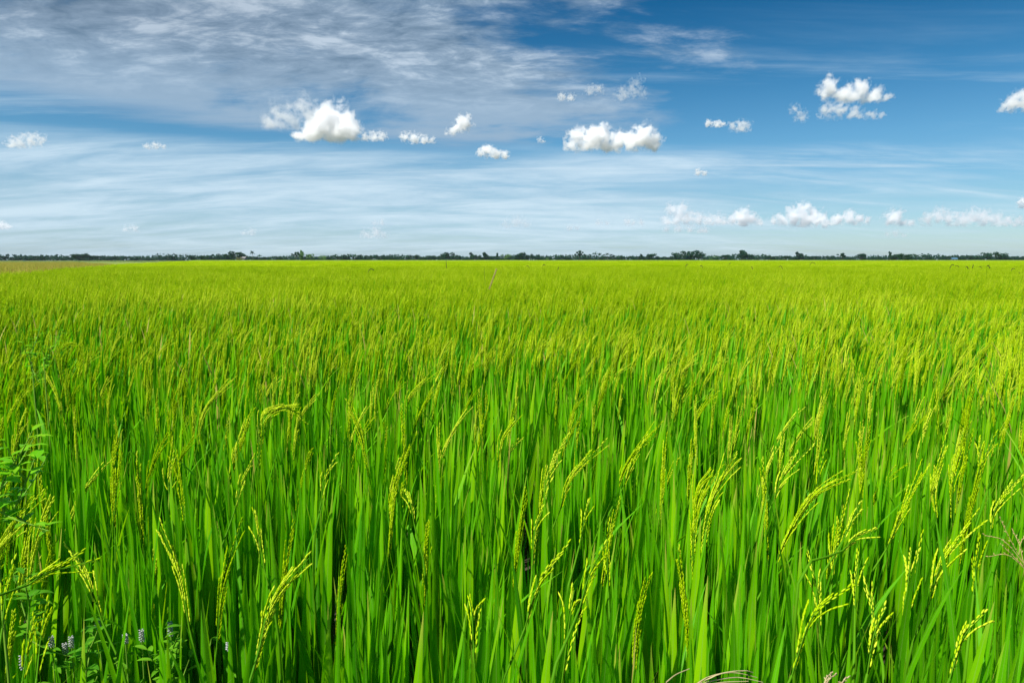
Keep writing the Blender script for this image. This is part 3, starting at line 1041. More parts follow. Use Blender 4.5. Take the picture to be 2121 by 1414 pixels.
# wiry brown grass at the right edge and straw grass at the bottom
def wiry(name, px_lines, Y, mat, label, seed, r0=0.0011, grains_on=True):
    r = np.random.default_rng(seed)
    b = at(px_lines[0][0][0], px_lines[0][0][1], Y)
    root = empty(name, (b[0], Y, 0))
    tag(root, label, "wild grass")
    o0 = np.array([b[0], Y, 0])
    st, hd = MB(), MB()
    first = at(px_lines[0][0][0], px_lines[0][0][1], Y) - o0
    tube(st, resample(np.array([np.zeros(3), first * 0.5 + [0.012, 0, 0], first]), 8), 0.002, r0 * 1.2, 5, 0.6)
    for ln in px_lines:
        c = resample(np.array([at(x, y, Y + 0.012 * q) - o0 for q, (x, y) in enumerate(ln)]), 14)
        tube(hd, c, r0, 0.0005, 4, r.uniform(0.3, 1))
        if grains_on:
            k = np.arange(4, 15)
            n = len(k)
            D = tangents(c)[k] + r.normal(0, 0.35, (n, 3)); D /= np.linalg.norm(D, axis=1)[:, None]
            grains(hd, c[k], D, np.tile([0.2, 0.1, 1.0], (n, 1)), 0.0048, 0.0016, r.uniform(0, 1, n), 0)
    link("stem", st.mesh("grass_stem", M_WSTEM), root)
    link("seed_head", hd.mesh("grass_seed_head", mat), root)


wiry("wiry_grass", [[(2150, 1215), (2105, 1140), (2072, 1075)], [(2120, 1165), (2080, 1120), (2040, 1108)], [(2140, 1195), (2090, 1150), (2048, 1152)],
                    [(2135, 1190), (2108, 1160), (2075, 1128)], [(2110, 1148), (2116, 1120), (2135, 1095)], [(2120, 1165), (2112, 1130), (2098, 1098)]],
     1.0, M_BROWNSEED, "wiry brown grass with spreading thin branches at the right edge", 111, 0.0006)
wiry("straw_grass", [[(1430, 1425), (1470, 1400), (1520, 1392), (1568, 1402)], [(1430, 1425), (1480, 1408), (1530, 1402), (1580, 1412)],
                     [(1440, 1420), (1490, 1395), (1540, 1388), (1560, 1392)], [(1380, 1412), (1400, 1396), (1428, 1384)], [(1450, 1420), (1500, 1412), (1550, 1410)]],
     0.68, M_STRAW, "dry straw-coloured grass arching over at the bottom edge", 112, 0.0009, False)
wiry("straw_grass", [[(1706, 1425), (1718, 1405), (1730, 1396)], [(1706, 1425), (1712, 1402), (1722, 1393)], [(1740, 1420), (1748, 1408), (1756, 1402)]],
     0.68, M_STRAW, "small dry bent grass tip at the bottom edge right of the arched ear", 113, 0.0012, True)

# ------------------------------------------------------------------ trees on the horizon
def leaf_clumps(mb, r, lobes, n, size):
    w = np.array([l[3] ** 2 for l in lobes]); w /= w.sum()
    for k in range(n):
        l = lobes[int(r.choice(len(lobes), p=w))]
        d = norm(r.normal(0, 1, 3))
        q = r.uniform(0.55, 1.05)
        p = np.array(l[:3]) + d * l[3] * q * np.array([1, 1, 0.85])
        u = norm(r.normal(0, 1, 3)); v = norm(np.cross(u, d + r.normal(0, 0.5, 3)))
        s = size * r.uniform(0.5, 1.3)
        mb.add([p - u * s, p + v * s * 0.7, p + u * s, p - v * s * 0.7], [(0, 1, 2, 3)], (r.uniform(), 0.5, 0.5))


def branch_trunk(r, H, lobes, rad):
    mb = MB()
    fork = H * 0.35
    tube(mb, [(0, 0, -0.1), (0.02 * H, 0, fork * 0.6), (0, 0.01 * H, fork)], rad, rad * 0.7, 7, 0.5)
    for l in lobes[:6]:
        tube(mb, [(0, 0.01 * H, fork), ((l[0]) * 0.5, l[1] * 0.5, (fork + l[2]) / 2 - 0.03 * H), (l[0], l[1], l[2])], rad * 0.5, rad * 0.15, 5, 0.5)
    return mb


# unit trees: height 1, crown width given by the lobes
TREES = {}
for nm, n, seeds in (("round", 640, 3), ("wide", 850, 3), ("tall", 520, 3), ("loose", 420, 3), ("bush", 420, 2)):
    for sd in range(seeds):
        r = np.random.default_rng(hash((nm, sd)) % 1000 if False else sum(map(ord, nm)) * 7 + sd)
        lobes = []
        if nm == "round":
            for k in range(9): lobes.append((r.normal(0, .20), r.normal(0, .20), r.uniform(.30, .78), r.uniform(.17, .25)))
        elif nm == "wide":
            for k in range(13): lobes.append((r.uniform(-.62, .62), r.normal(0, .25), r.uniform(.32, .76), r.uniform(.17, .25)))
        elif nm == "tall":
            for k in range(8): lobes.append((r.normal(0, .09), r.normal(0, .09), .3 + .62 * k / 8, r.uniform(.10, .16) * (1.1 - .3 * k / 8)))
        elif nm == "loose":
            for k in range(8): lobes.append((r.normal(0, .2), r.normal(0, .2), r.uniform(.45, .92), r.uniform(.07, .14)))
        else:
            for k in range(8): lobes.append((r.uniform(-.6, .6), r.normal(0, .3), r.uniform(.2, .62), r.uniform(.2, .34)))
        mb = MB(); leaf_clumps(mb, r, lobes, n, 0.062)
        top = np.concatenate(mb.v)[:, 2].max()
        for v in mb.v: v /= top
        TREES.setdefault(nm, []).append((mb, branch_trunk(r, 1.0, [tuple(np.array(l) / top) for l in lobes], 0.03).mesh("tree_trunk", M_BARK)))
TM = {}
for nm, lst in TREES.items():
    for k, (mb, tr) in enumerate(lst):
        for mn, mm in (("d", M_CROWN), ("l", M_CROWN_L), ("b", M_CROWN_B)):
            TM[(nm, k, mn)] = (mb.mesh("tree_crown", mm, smooth=False), tr)
for k in range(3):      # coconut palms
    r = np.random.default_rng(77 + k)
    cr, tr = MB(), MB()
    lean = r.normal(0, .06)
    c = walk((0, 0, 0), (lean, 0, 1), (-lean * .8, 0, 0), 1, 0.80, 6)
    tube(tr, c, 0.022, 0.013, 6, .5)
    for j in range(18):
        a = j * 2.4; el = r.uniform(-0.2, 1.2)
        d = np.array([math.cos(a) * math.cos(el), math.sin(a) * math.cos(el), math.sin(el)])
        q = walk(c[-1], d, (0, 0, -1.1), 1.2, 0.30, 6)
        T = tangents(q)
        V, F = [], []
        rn = r.uniform()
        for i in range(7):
            sd = norm(np.cross(T[i], [0, 0, 1.0])) * 0.055 * math.sin(math.pi * (0.1 + 0.85 * i / 6))
            V += [q[i] - sd + [0, 0, -.02], q[i], q[i] + sd + [0, 0, -.02]]
            if i:
                b = 3 * i
                F += [(b - 3, b - 2, b + 1, b), (b - 2, b - 1, b + 2, b + 1)]
        cr.add(V, F, (rn, .5, .5))
    TM[("palm", k, "d")] = (cr.mesh("palm_crown", M_CROWN), tr.mesh("palm_trunk", M_BARK))

NAMES = {"round": "broadleaf_tree", "wide": "broadleaf_tree", "tall": "slender_tree", "loose": "broadleaf_tree", "bush": "bush", "palm": "palm_tree"}
CATS = {"round": "tree", "wide": "tree", "tall": "tree", "loose": "tree", "bush": "bush", "palm": "palm"}
RATIO = {"round": .80, "wide": 1.6, "tall": .42, "loose": .75, "bush": 1.7, "palm": .55}


def tree(px, top, wpx, kind, dist, label, group, tone="d", k=None):
    P = at(px, 538, dist)
    zt = CAM_H + (538.6 - top) / FPX * dist * 1.15
    variants = [key for key in TM if key[0] == kind and key[2] == tone]
    key = variants[random.randrange(len(variants)) if k is None else k % len(variants)]
    crown, trunk = TM[key]
    root = empty(NAMES[kind], (P[0], dist, -0.02), random.uniform(0, 6.28))
    w = (wpx / FPX * dist) / RATIO[kind]
    root.scale = (w, w, zt)
    if kind in ("wide", "bush"): root.rotation_euler = (0, 0, random.choice((0, math.pi)) + random.uniform(-.3, .3))
    tag(root, label, CATS[kind], group)
    link("crown", crown, root); link("trunk", trunk, root)


G = "trees along the horizon"
PROM = [
 (163, 527, 27, "round", 760, "d", "dark round-headed tree, left one of the close pair at the far left"),
 (186, 530, 24, "round", 770, "d", "dark round-headed tree, right one of the close pair at the far left"),
 (60, 533, 24, "round", 900, "d", "low dark tree near the left end of the tree line"),
 (76, 532, 8, "tall", 950, "d", "thin tall tree near the left end of the tree line"),
 (225, 532, 22, "wide", 950, "d", "low wide tree just right of the close pair"),
 (350, 531, 26, "wide", 920, "d", "dark wide tree left of the flat-topped group"),
 (405, 530, 38, "wide", 900, "d", "broad dome-shaped dark tree in the left part of the tree line"),
 (462, 527, 34, "wide", 860, "d", "large dark spreading tree left of the dry bush"),
 (495, 523, 26, "round", 850, "d", "tall dark crown rising right behind the dry bush"),
 (497, 533, 15, "bush", 640, "b", "brownish dry bush standing in front of the tree line on the left"),
 (523, 522, 11, "palm", 840, "d", "palm rising just right of the dry bush"),
 (538, 529, 10, "palm", 860, "d", "short palm second to the right of the dry bush"),
 (613, 524, 13, "loose", 820, "d", "loose tall tree, left one of the light feathery pair"),
 (623, 521, 12, "loose", 820, "l", "loose light green tree, tallest of the feathery pair"),
 (637, 527, 20, "round", 820, "l", "light green tree at the foot of the feathery pair"),
 (668, 530, 18, "bush", 800, "l", "light green bush right of the feathery pair"),
 (930, 524, 34, "wide", 880, "d", "big dark spreading tree left of the middle of the horizon"),
 (902, 531, 22, "wide", 900, "d", "low dark tree at the left foot of the big spreading tree"),
 (976, 525, 8, "tall", 900, "d", "narrow tree just right of the big spreading tree"),
 (986, 529, 26, "wide", 890, "d", "dark rounded tree at the middle of the tree line"),
 (1004, 525, 10, "tall", 900, "d", "upright square-topped tree near the middle of the tree line"),
 (1030, 526, 6, "tall", 930, "d", "thin pointed tree near the middle of the tree line"),
 (1050, 528, 15, "round", 900, "l", "pale green round tree right of the thin pointed tree"),
 (1077, 525, 19, "round", 890, "d", "round dark tree right of the middle of the horizon"),
 (1094, 528, 13, "round", 890, "d", "smaller tree touching the round dark tree's right side"),
 (1118, 529, 26, "bush", 860, "d", "dark dense bush line right of the middle"),
 (1133, 534, 9, "bush", 780, "l", "bright yellow-green bush before the dark bush line"),
 (1200, 521, 18, "loose", 880, "d", "tall feathery tree left of the palm row"),
 (1232, 524, 12, "palm", 870, "d", "tallest palm of the palm row"),
 (1328, 528, 8, "tall", 920, "d", "small thin tree between the palm row and the round-topped trees"),
 (1350, 527, 17, "round", 900, "d", "round tree left of the round-topped trees"),
 (1405, 525, 30, "wide", 880, "d", "left shoulder of the tall round-topped tree group"),
 (1432, 521, 28, "round", 880, "d", "highest tree of the round-topped group right of centre"),
 (1451, 527, 20, "round", 880, "d", "right shoulder of the tall round-topped tree group"),
 (1478, 531, 30, "bush", 900, "l", "light green low bushes right of the round-topped group"),
 (1504, 529, 16, "round", 870, "d", "small dark round tree left of the dark squarish tree"),
 (1537, 521, 18, "tall", 840, "d", "dark squarish tree standing out on the right"),
 (1550, 528, 15, "round", 840, "d", "dark tree at the right foot of the squarish tree"),
 (1651, 524, 9, "tall", 900, "d", "slim tree poking up between the low trees on the right"),
 (1660, 527, 10, "tall", 900, "d", "second slim tree just right of the poking one"),
 (1745, 526, 22, "loose", 870, "d", "loose broad tree left of the lollipop tree"),
 (1783, 527, 14, "round", 870, "d", "lollipop-shaped tree between two gaps on the right"),
 (1818, 530, 5, "tall", 900, "d", "tiny thin tree just right of the lollipop tree"),
 (1843, 523, 6, "tall", 880, "d", "thin spire tree beside the round bushy tree on the right"),
 (1853, 528, 20, "round", 860, "d", "round bushy tree at the foot of the thin spire tree"),
 (1877, 527, 19, "round", 560, "d", "lone ball-shaped tree standing nearer on the right"),
 (1897, 529, 4, "tall", 900, "d", "tiny spire right of the ball-shaped tree"),
 (1920, 530, 14, "round", 880, "d", "small round tree right of the tiny spire"),
 (1955, 532, 20, "wide", 900, "d", "low wide tree left of the blue-roofed house"),
 (2027, 532, 24, "wide", 880, "d", "low spreading tree left of the last tall pair"),
 (2050, 524, 22, "round", 860, "d", "tall round tree, left one of the last pair by the right edge"),
 (2080, 526, 22, "round", 860, "d", "round tree, right one of the last pair by the right edge"),
 (2108, 532, 24, "wide", 880, "d", "low tree cut by the right edge of the view")]
for p in PROM: tree(p[0], p[1], p[2], p[3], p[4], p[6], G, p[5])
# the palm row and the row of small palms further left
for px, tp in ((1214, 529), (1222, 528), (1241, 526), (1250, 528), (1258, 526), (1266, 528), (1272, 530)):
    tree(px, tp, 11, "palm", 870, "palm in the palm row right of the feathery tree", "palms in the row right of the middle")
for px in (700, 712, 722, 735, 748, 757, 768, 790, 800, 812, 828, 850, 862):
    tree(px, random.uniform(529, 532), random.uniform(7, 12), random.choice(("palm", "tall", "round", "loose")), random.uniform(900, 960),
         "small tree in the ragged far row left of the big spreading tree", "small trees in the ragged row")
px = -60.0
while px < 2200:
    kind = random.choice(("round", "wide", "wide", "bush", "round", "loose"))
    tp = random.uniform(530.5, 535)
    w = (539 - tp) * {"round": 2.2, "wide": 3.6, "bush": 4.0, "loose": 1.8}[kind] * random.uniform(.8, 1.3)
    tree(px, tp, w, kind, random.uniform(900, 1040), {"round": "low round tree blending into the distant tree line", "wide": "low spreading tree blending into the distant tree line",
         "bush": "low bush blending into the distant tree line", "loose": "low thin-crowned tree blending into the distant tree line"}[kind], G)
    px += w * random.uniform(.45, .8)

# the unbroken wood behind the single trees
mb = MB()
r = np.random.default_rng(8)
for k in range(15000):
    x = r.uniform(-1150, 1150); y = 1080 + r.uniform(0, 70)
    hmax = 7.4 + 1.6 * math.sin(x * .021) + 1.2 * math.sin(x * .067 + 1) + .9 * math.sin(x * .19)
    p = np.array([x, y, r.uniform(0, 1) ** 1.1 * hmax])
    u = norm(r.normal(0, 1, 3)); v = norm(np.cross(u, r.normal(0, 1, 3)))
    s = r.uniform(1.2, 2.6)
    mb.add([p - u * s, p + v * s * .6, p + u * s, p - v * s * .6], [(0, 1, 2, 3)], (r.uniform(), .5, .5))
o = link("distant_woods", mb.mesh("distant_woods", M_CROWN, smooth=False))
tag(o, "unbroken low band of dark distant woods closing the horizon", "woods", None, "stuff")


# small farm houses between the trees
def house(px, dist, w, d, h, roof_h, roof_mat, label):
    P = at(px, 538, dist)
    root = empty("farm_house", (P[0], dist, 0), random.uniform(-.3, .3))
    tag(root, label, "house")
    mb = MB()
    x, y = w / 2, d / 2
    V = [(-x, -y, -.1), (x, -y, -.1), (x, y, -.1), (-x, y, -.1), (-x, -y, h), (x, -y, h), (x, y, h), (-x, y, h), (-x, 0, h + roof_h), (x, 0, h + roof_h)]
    mb.add(V, [(0, 1, 5, 4), (1, 2, 6, 9, 5), (2, 3, 7, 6), (3, 0, 4, 8, 7)], (.5, .5, .5))
    link("wall", mb.mesh("house_wall", M_WALL, smooth=False), root)
    mb = MB(); e = .5; t = .12
    for sg in (-1, 1):
        z0 = h - roof_h * e / y
        a = [(-x - e, sg * (y + e), z0 + .03), (x + e, sg * (y + e), z0 + .03), (x + e, 0, h + roof_h + .03), (-x - e, 0, h + roof_h + .03)]
        b = [(p[0], p[1], p[2] + t) for p in a]
        mb.add(a + b, [(0, 1, 2, 3), (4, 5, 6, 7), (0, 1, 5, 4), (1, 2, 6, 5), (2, 3, 7, 6), (3, 0, 4, 7)], (.5, .5, .5))
    link("roof", mb.mesh("house_roof", roof_mat, smooth=False), root)
    for wx in (-w * .28, w * .28):
        mb = MB()
        V = [(wx - .5, -y - .03, 1.0), (wx + .5, -y - .03, 1.0), (wx + .5, -y - .03, 2.1), (wx - .5, -y - .03, 2.1)]
        V += [(p[0], p[1] + .028, p[2]) for p in V]
        mb.add(V, [(0, 1, 2, 3), (0, 4, 5, 1), (1, 5, 6, 2), (2, 6, 7, 3), (3, 7, 4, 0)], (.5, .5, .5))
        link("window", mb.mesh("house_window", M_DARKWIN, smooth=False), root)


house(1976, 830, 5.5, 5, 2.4, 1.2, M_ROOFB, "tiny house with a blue roof under the trees near the right side")
house(506, 835, 5, 5, 3.4, 1.6, M_ROOFG, "tiny pale house half hidden by the trees behind the dry bush")

# ------------------------------------------------------------------ cumulus clouds: real bodies of scattering vapour
def cloud_mat(name, sigma, lobes, size, base, off, rough):
    """vapour that is densest inside the lobes and frays out at their rims"""
    m, nt = new_mat(name)
    t = NT(nt)
    tc = t.n("ShaderNodeTexCoord")
    pos = tc.outputs["Object"]
    nv = t.n("ShaderNodeVectorMath", operation="ADD", ins={0: pos, 1: tuple(off)})
    n1 = t.n("ShaderNodeTexNoise", ins={"Vector": nv.outputs[0], "Scale": 1.25 / size, "Detail": 7.0, "Roughness": 0.60, "Distortion": 0.3}).outputs[0]
    d = None
    for (c, rad) in lobes:
        dist = t.n("ShaderNodeVectorMath", operation="DISTANCE", ins={0: pos, 1: tuple(c)}).outputs["Value"]
        e = t.math("MULTIPLY_ADD", dist, -1.0 / rad, 1.0)
        d = e if d is None else t.math("SMOOTH_MAX", d, e, 0.30)
    d = t.math("ADD", d, t.math("MULTIPLY", t.math("SUBTRACT", n1, 0.58), 4.5 * rough + 1.9))
    dens = t.sstep(d, -0.05, 0.85)
    z = t.n("ShaderNodeSeparateXYZ", ins={0: pos}).outputs[2]
    dens = t.math("MULTIPLY", dens, t.sstep(t.math("ADD", z, t.math("MULTIPLY", t.math("SUBTRACT", n1, 0.5), 0.5 * size)), -0.20 * size, 0.30 * size))
    vs = t.n("ShaderNodeVolumeScatter", ins={"Color": rgb(0.955, 0.966, 0.980), "Density": t.math("MULTIPLY", dens, sigma), "Anisotropy": 0.25})
    t.n("ShaderNodeOutputMaterial", ins={"Volume": vs.outputs[0]})
    m.cycles.volume_step_rate = 0.3
    return m


BASE_ALT = 800.0


def ico(sub):
    import bmesh
    bm = bmesh.new()
    bmesh.ops.create_icosphere(bm, subdivisions=sub, radius=1.0)
    v = np.array([x.co[:] for x in bm.verts]); f = [tuple(q.index for q in p.verts) for p in bm.faces]
    bm.free()
    return v, f


ICO_V, ICO_F = ico(2)


def cloud(label, lobes, base_py, tau, seed, rough=0.22, group="small white clouds over the field"):
    """lobes in picture units; the cloud's base lies at BASE_ALT"""
    r = np.random.default_rng(seed)
    cx = sum(l[0] * l[2] for l in lobes) / sum(l[2] for l in lobes)
    C = at_height(cx, base_py, BASE_ALT)
    Y = C[1]
    k = Y / FPX * 1.02
    mb = MB()
    sph = []
    for (px, py, rad) in lobes:
        P = at(px, py, Y + r.uniform(-.6, .6) * rad * k) - C
        sph.append((P, rad * k * (1.45 if tau > 3.2 else 1.75)))
        mb.add(ICO_V * rad * k * (1.8 if tau > 3.2 else 2.1) + P, ICO_F, (.5, .5, .5))
    size = max(l[2] for l in lobes) * k
    me = mb.mesh("cloud_tmp", [])
    o = bpy.data.objects.new("cloud_tmp", me); COL.objects.link(o)
    rm = o.modifiers.new("r", "REMESH"); rm.mode = "VOXEL"; rm.voxel_size = size / 5
    dg = bpy.context.evaluated_depsgraph_get(); dg.update()
    m2 = bpy.data.meshes.new_from_object(o.evaluated_get(dg))
    bpy.data.objects.remove(o); bpy.data.meshes.remove(me)
    m2.name = "cloud"
    m2.materials.clear()
    m2.materials.append(cloud_mat("cloud_vapour", 0.9 * tau / size, sph, size, 0.0, r.uniform(-40, 40, 3) * size, rough))
    m2.update()
    c = link("cloud", m2, None, C)
    tag(c, label, "cloud", group)


CL = [
 ("brightest heaped white cloud, domed top and grey underside, left of the middle", [(690, 248, 31), (720, 264, 24), (662, 264, 25), (640, 277, 17), (616, 284, 11), (700, 275, 22), (733, 281, 15), (676, 238, 17), (655, 280, 14)], 293, 9, .2),
 ("grey thin cloud behind the brightest heaped cloud", [(628, 222, 18), (590, 240, 22), (556, 254, 15), (640, 240, 18), (605, 256, 14), (575, 258, 12)], 268, 1.1, .35),
 ("small tail cloud at the right foot of the brightest cloud", [(757, 286, 8), (775, 284, 9), (790, 283, 8)], 293, 2.2, .3),
 ("small flat cloud in the middle of the row right of the brightest cloud", [(838, 283, 8), (858, 287, 9), (878, 290, 8), (896, 292, 6)], 299, 2.6, .35),
 ("comma-shaped white cloud above the small flat cloud", [(962, 254, 14), (950, 264, 12), (934, 272, 8), (924, 276, 5)], 281, 4.5, .2),
 ("small puffy white cloud near the middle of the sky", [(1008, 312, 12), (1026, 318, 11), (1045, 321, 9), (996, 316, 8)], 329, 4.5, .25),
 ("long double-headed white cloud right of the middle", [(1200, 286, 20), (1238, 284, 21), (1280, 291, 19), (1333, 284, 21), (1352, 292, 17), (1310, 291, 18), (1184, 296, 14), (1255, 297, 17), (1222, 296, 16)], 314, 7, .22),
 ("large cloud high on the right, heaped along its top", [(1718, 182, 19), (1748, 195, 16), (1782, 187, 18), (1812, 197, 15), (1838, 203, 9), (1765, 200, 14)], 213, 4.5, .28),
 ("grey ragged cloud hanging right below the large high cloud", [(1712, 230, 12), (1740, 228, 13), (1772, 236, 12), (1802, 240, 9), (1825, 238, 6)], 248, 1.5, .4),
 ("white cloud cut off by the right edge of the view", [(2098, 212, 15), (2122, 208, 19), (2146, 214, 17), (2078, 226, 9)], 236, 4.0, .28),
 ("small white cloud, left one of the little pair on the right", [(1468, 256, 6), (1486, 258, 7), (1496, 257, 5)], 264, 2.6, .35),
 ("fuzzy cloud, right one of the little pair on the right", [(1518, 263, 8), (1540, 265, 11), (1532, 259, 8)], 274, 1.5, .4),
 ("faint scrap of cloud below and left of the large high cloud", [(1646, 226, 8), (1660, 243, 10), (1655, 236, 7)], 254, 0.9, .5),
 ("small faint puff at upper centre of the blue", [(1164, 201, 7), (1182, 203, 7)], 209, 1.4, .4),
 ("faint ragged puff right of the upper centre", [(1222, 190, 9), (1240, 186, 8)], 197, 0.8, .5),
 ("ragged drooping wisp under the broad pale veil", [(1290, 195, 12), (1312, 185, 13), (1322, 170, 9), (1330, 195, 8)], 206, 0.7, .5),
 ("soft white cloud low at the left edge of the sky", [(38, 297, 12), (62, 291, 12), (82, 288, 9), (22, 302, 8)], 306, 1.5, .4),
 ("tiny flat cloud in the left blue band", [(305, 304, 6), (322, 303, 7), (338, 303, 5)], 309, 1.3, .4),
 ("very faint small cloud low over the far left trees", [(262, 476, 6), (278, 474, 7)], 480, 0.8, .4),
 ("very faint small cloud over the feathery pair of trees", [(505, 484, 6), (522, 482, 7)], 488, 0.7, .4),
 ("tiny faint puff just above the faint low cloud left of centre", [(775, 463, 5), (790, 462, 6)], 467, 0.7, .4),
 ("tiny faint puff above the middle palm row", [(1180, 474, 6), (1195, 473, 5)], 478, 0.7, .4),
 ("small faint cloud right of the small puffy cloud, upper middle", [(1118, 290, 5), (1124, 293, 4)], 297, 1.0, .4),
 ("tiny low cloud at the left edge near the horizon", [(2, 468, 8), (16, 470, 6)], 475, 2.0, .3),
 ("faint low cloud above the trees left of centre", [(758, 486, 9), (778, 483, 11), (795, 488, 7)], 494, 1.0, .4),
 ("faint flat low cloud above the middle of the horizon", [(1050, 466, 9), (1070, 462, 12), (1090, 467, 8)], 473, 0.7, .4),
 ("little puff alone above the low cloud bank", [(1446, 357, 6), (1458, 359, 5)], 364, 1.8, .4),
 ("tiny white puff at the left end of the low cloud bank", [(1240, 462, 6), (1258, 463, 5), (1300, 460, 7), (1312, 462, 6), (1328, 462, 6)], 468, 0.9, .35),
 ("pale stacked cloud left in the low cloud bank", [(1392, 435, 10), (1412, 433, 10), (1405, 446, 11), (1425, 453, 13), (1447, 454, 11), (1380, 458, 9), (1400, 460, 10)], 467, 2.0, .28),
 ("thin cloud between the pale stacked and the bright domed low clouds", [(1468, 457, 10), (1486, 456, 11), (1500, 459, 9)], 466, 1.8, .28),
 ("bright domed cloud in the low cloud bank", [(1536, 449, 16), (1557, 455, 12), (1519, 456, 10), (1542, 457, 12), (1572, 461, 8)], 468, 4.6, .2),
 ("largest heaped cloud of the low cloud bank", [(1658, 440, 17), (1688, 449, 16), (1640, 445, 13), (1670, 430, 10), (1620, 455, 12), (1600, 458, 10), (1670, 457, 15), (1708, 459, 11), (1648, 459, 12)], 471, 4.6, .22),
 ("flat bright cloud right of the largest low cloud", [(1760, 450, 13), (1738, 455, 11), (1780, 455, 11), (1796, 458, 8), (1725, 460, 8)], 467, 3.8, .22),
 ("rounded white cloud leading the low bank's right end", [(1852, 449, 15), (1842, 456, 11), (1870, 461, 9), (1888, 463, 7)], 469, 4.0, .22),
 ("broad broken cloud at the right end of the low bank", [(1922, 455, 11), (1945, 446, 12), (1970, 452, 12), (1995, 456, 12), (2018, 448, 13), (2042, 452, 13), (2066, 455, 11), (2090, 458, 10), (2112, 460, 9)], 470, 1.9, .3),
 ("flat thin cloud under the stacked cloud of the low bank", [(1380, 476, 6), (1405, 475, 8), (1430, 476, 8), (1455, 477, 7)], 481, 1.0, .3),
 ("small flat cloud under the bright domed low cloud", [(1448, 479, 5), (1462, 478, 6)], 483, 0.9, .35),
 ("small bright cloud touching the right edge above the low bank", [(2118, 420, 8), (2128, 424, 9)], 431, 3.0, .3),
 ("faint streak of cloud just under the low bank on the right", [(1838, 486, 6), (1855, 485, 7), (1872, 487, 5)], 491, 0.8, .4)]
for i, (lab, lobes, base, tau, rough) in enumerate(CL): cloud(lab, lobes, base, tau, 200 + i, rough)

# ------------------------------------------------------------------ air
HAZE = True
if HAZE:
    m, nt = new_mat("haze_air")
    t = NT(nt)
    pv = t.n("ShaderNodeVolumePrincipled", ins={"Color": rgb(0.62, 0.80, 1.0), "Density": 0.000045, "Anisotropy": 0.2})
    t.n("ShaderNodeOutputMaterial", ins={"Volume": pv.outputs[0]})
    mb = MB()
    x0, x1, y0, y1, z0, z1 = -9100, 9100, -500, 9100, -1.2, 30
    V = [(x, y, z) for z in (z0, z1) for y in (y0, y1) for x in (x0, x1)]
    mb.add(V, [(0, 2, 3, 1), (4, 5, 7, 6), (0, 1, 5, 4), (2, 6, 7, 3), (0, 4, 6, 2), (1, 3, 7, 5)], (.5, .5, .5))
    o = link("haze", mb.mesh("haze", m, smooth=False))
    tag(o, "thin bluish air over the whole plain", "haze", None, "stuff")

# ------------------------------------------------------------------ light and sky
SUN_EL, SUN_AZ = R(53), R(225)      # azimuth clockwise from +Y: behind the camera, to the left
sd = bpy.data.lights.new("sun", "SUN")
sd.energy, sd.angle, sd.color = 4.8, R(0.53), (1.0, 0.965, 0.91)
so = bpy.data.objects.new("sun", sd)
v = Vector((math.sin(SUN_AZ) * math.cos(SUN_EL), math.cos(SUN_AZ) * math.cos(SUN_EL), math.sin(SUN_EL)))
so.rotation_euler = v.to_track_quat("Z", "Y").to_euler()
so.location = (-20, -20, 40)
COL.objects.link(so)

w = bpy.data.worlds.new("World")
scene.world = w
w.use_nodes = True
w.node_tree.nodes.clear()
t = NT(w.node_tree)
sky = t.n("ShaderNodeTexSky", sky_type="NISHITA", sun_disc=False, sun_elevation=SUN_EL, sun_rotation=SUN_AZ,
          altitude=0.0, air_density=1.0, dust_density=0.6, ozone_density=2.0)
tc = t.n("ShaderNodeTexCoord")
sx = t.n("ShaderNodeSeparateXYZ", ins={0: tc.outputs["Generated"]})
X, Yd, Z = sx.outputs
zc = t.math("MAXIMUM", Z, 0.0)
# deep, polarised-looking blue higher up, pale near the ground
el = t.math("MULTIPLY", zc, 2.5, clamp=True)              # 0 .. 1 over 0 .. 24 degrees
tint = t.ramp(el, [(0.0, (0.58, 0.72, 0.90)), (0.12, (0.48, 0.64, 0.79)), (0.2, (0.39, 0.58, 0.70)), (0.40, (0.28, 0.54, 0.66)), (0.6, (0.14, 0.43, 0.57)), (0.86, (0.03, 0.29, 0.45)), (1.0, (0.03, 0.27, 0.43))])
skyc = t.mix(1.0, sky.outputs[0], tint, "MULTIPLY")
bg1 = t.n("ShaderNodeBackground", ins={"Color": skyc, "Strength": 0.095})
# high cloud sheets, laid out on a plane far above the ground
zp = t.math("ADD", zc, 0.035)
u = t.math("DIVIDE", X, zp)
vv = t.math("DIVIDE", Yd, zp)
zq = t.math("ADD", zc, 0.16)
uq, vq = t.math("DIVIDE", X, zq), t.math("DIVIDE", Yd, zq)
def nz(sxx, syy, scale, detail, rough, seed, dist=0.0, lac=2.0, thick=False):
    cv = t.n("ShaderNodeCombineXYZ", ins={0: t.math("MULTIPLY", uq if thick else u, sxx), 1: t.math("MULTIPLY", vq if thick else vv, syy), 2: seed})
    return t.n("ShaderNodeTexNoise", ins={"Vector": cv.outputs[0], "Scale": scale, "Detail": detail, "Roughness": rough, "Distortion": dist, "Lacunarity": lac}).outputs[0]
az = t.math("DIVIDE", X, t.math("MAXIMUM", Yd, 0.05))       # -0.75 .. 0.75 across the view
n1 = nz(0.8, 1.1, 1.6, 10, 0.60, 3.1, 0.3, thick=True)
n2 = nz(0.55, 1.0, 2.6, 8, 0.62, 9.7, 0.6)
n3 = nz(0.30, 0.9, 0.9, 9, 0.62, 21.3, 0.5)
n4 = nz(0.8, 1.3, 3.6, 10, 0.68, 33.0, 0.5, thick=True)
n6 = nz(0.9, 1.5, 8.5, 6, 0.6, 83.0, 0.6, thick=True)
n5 = nz(0.40, 1.25, 2.4, 9, 0.62, 61.0, 0.5, thick=True)
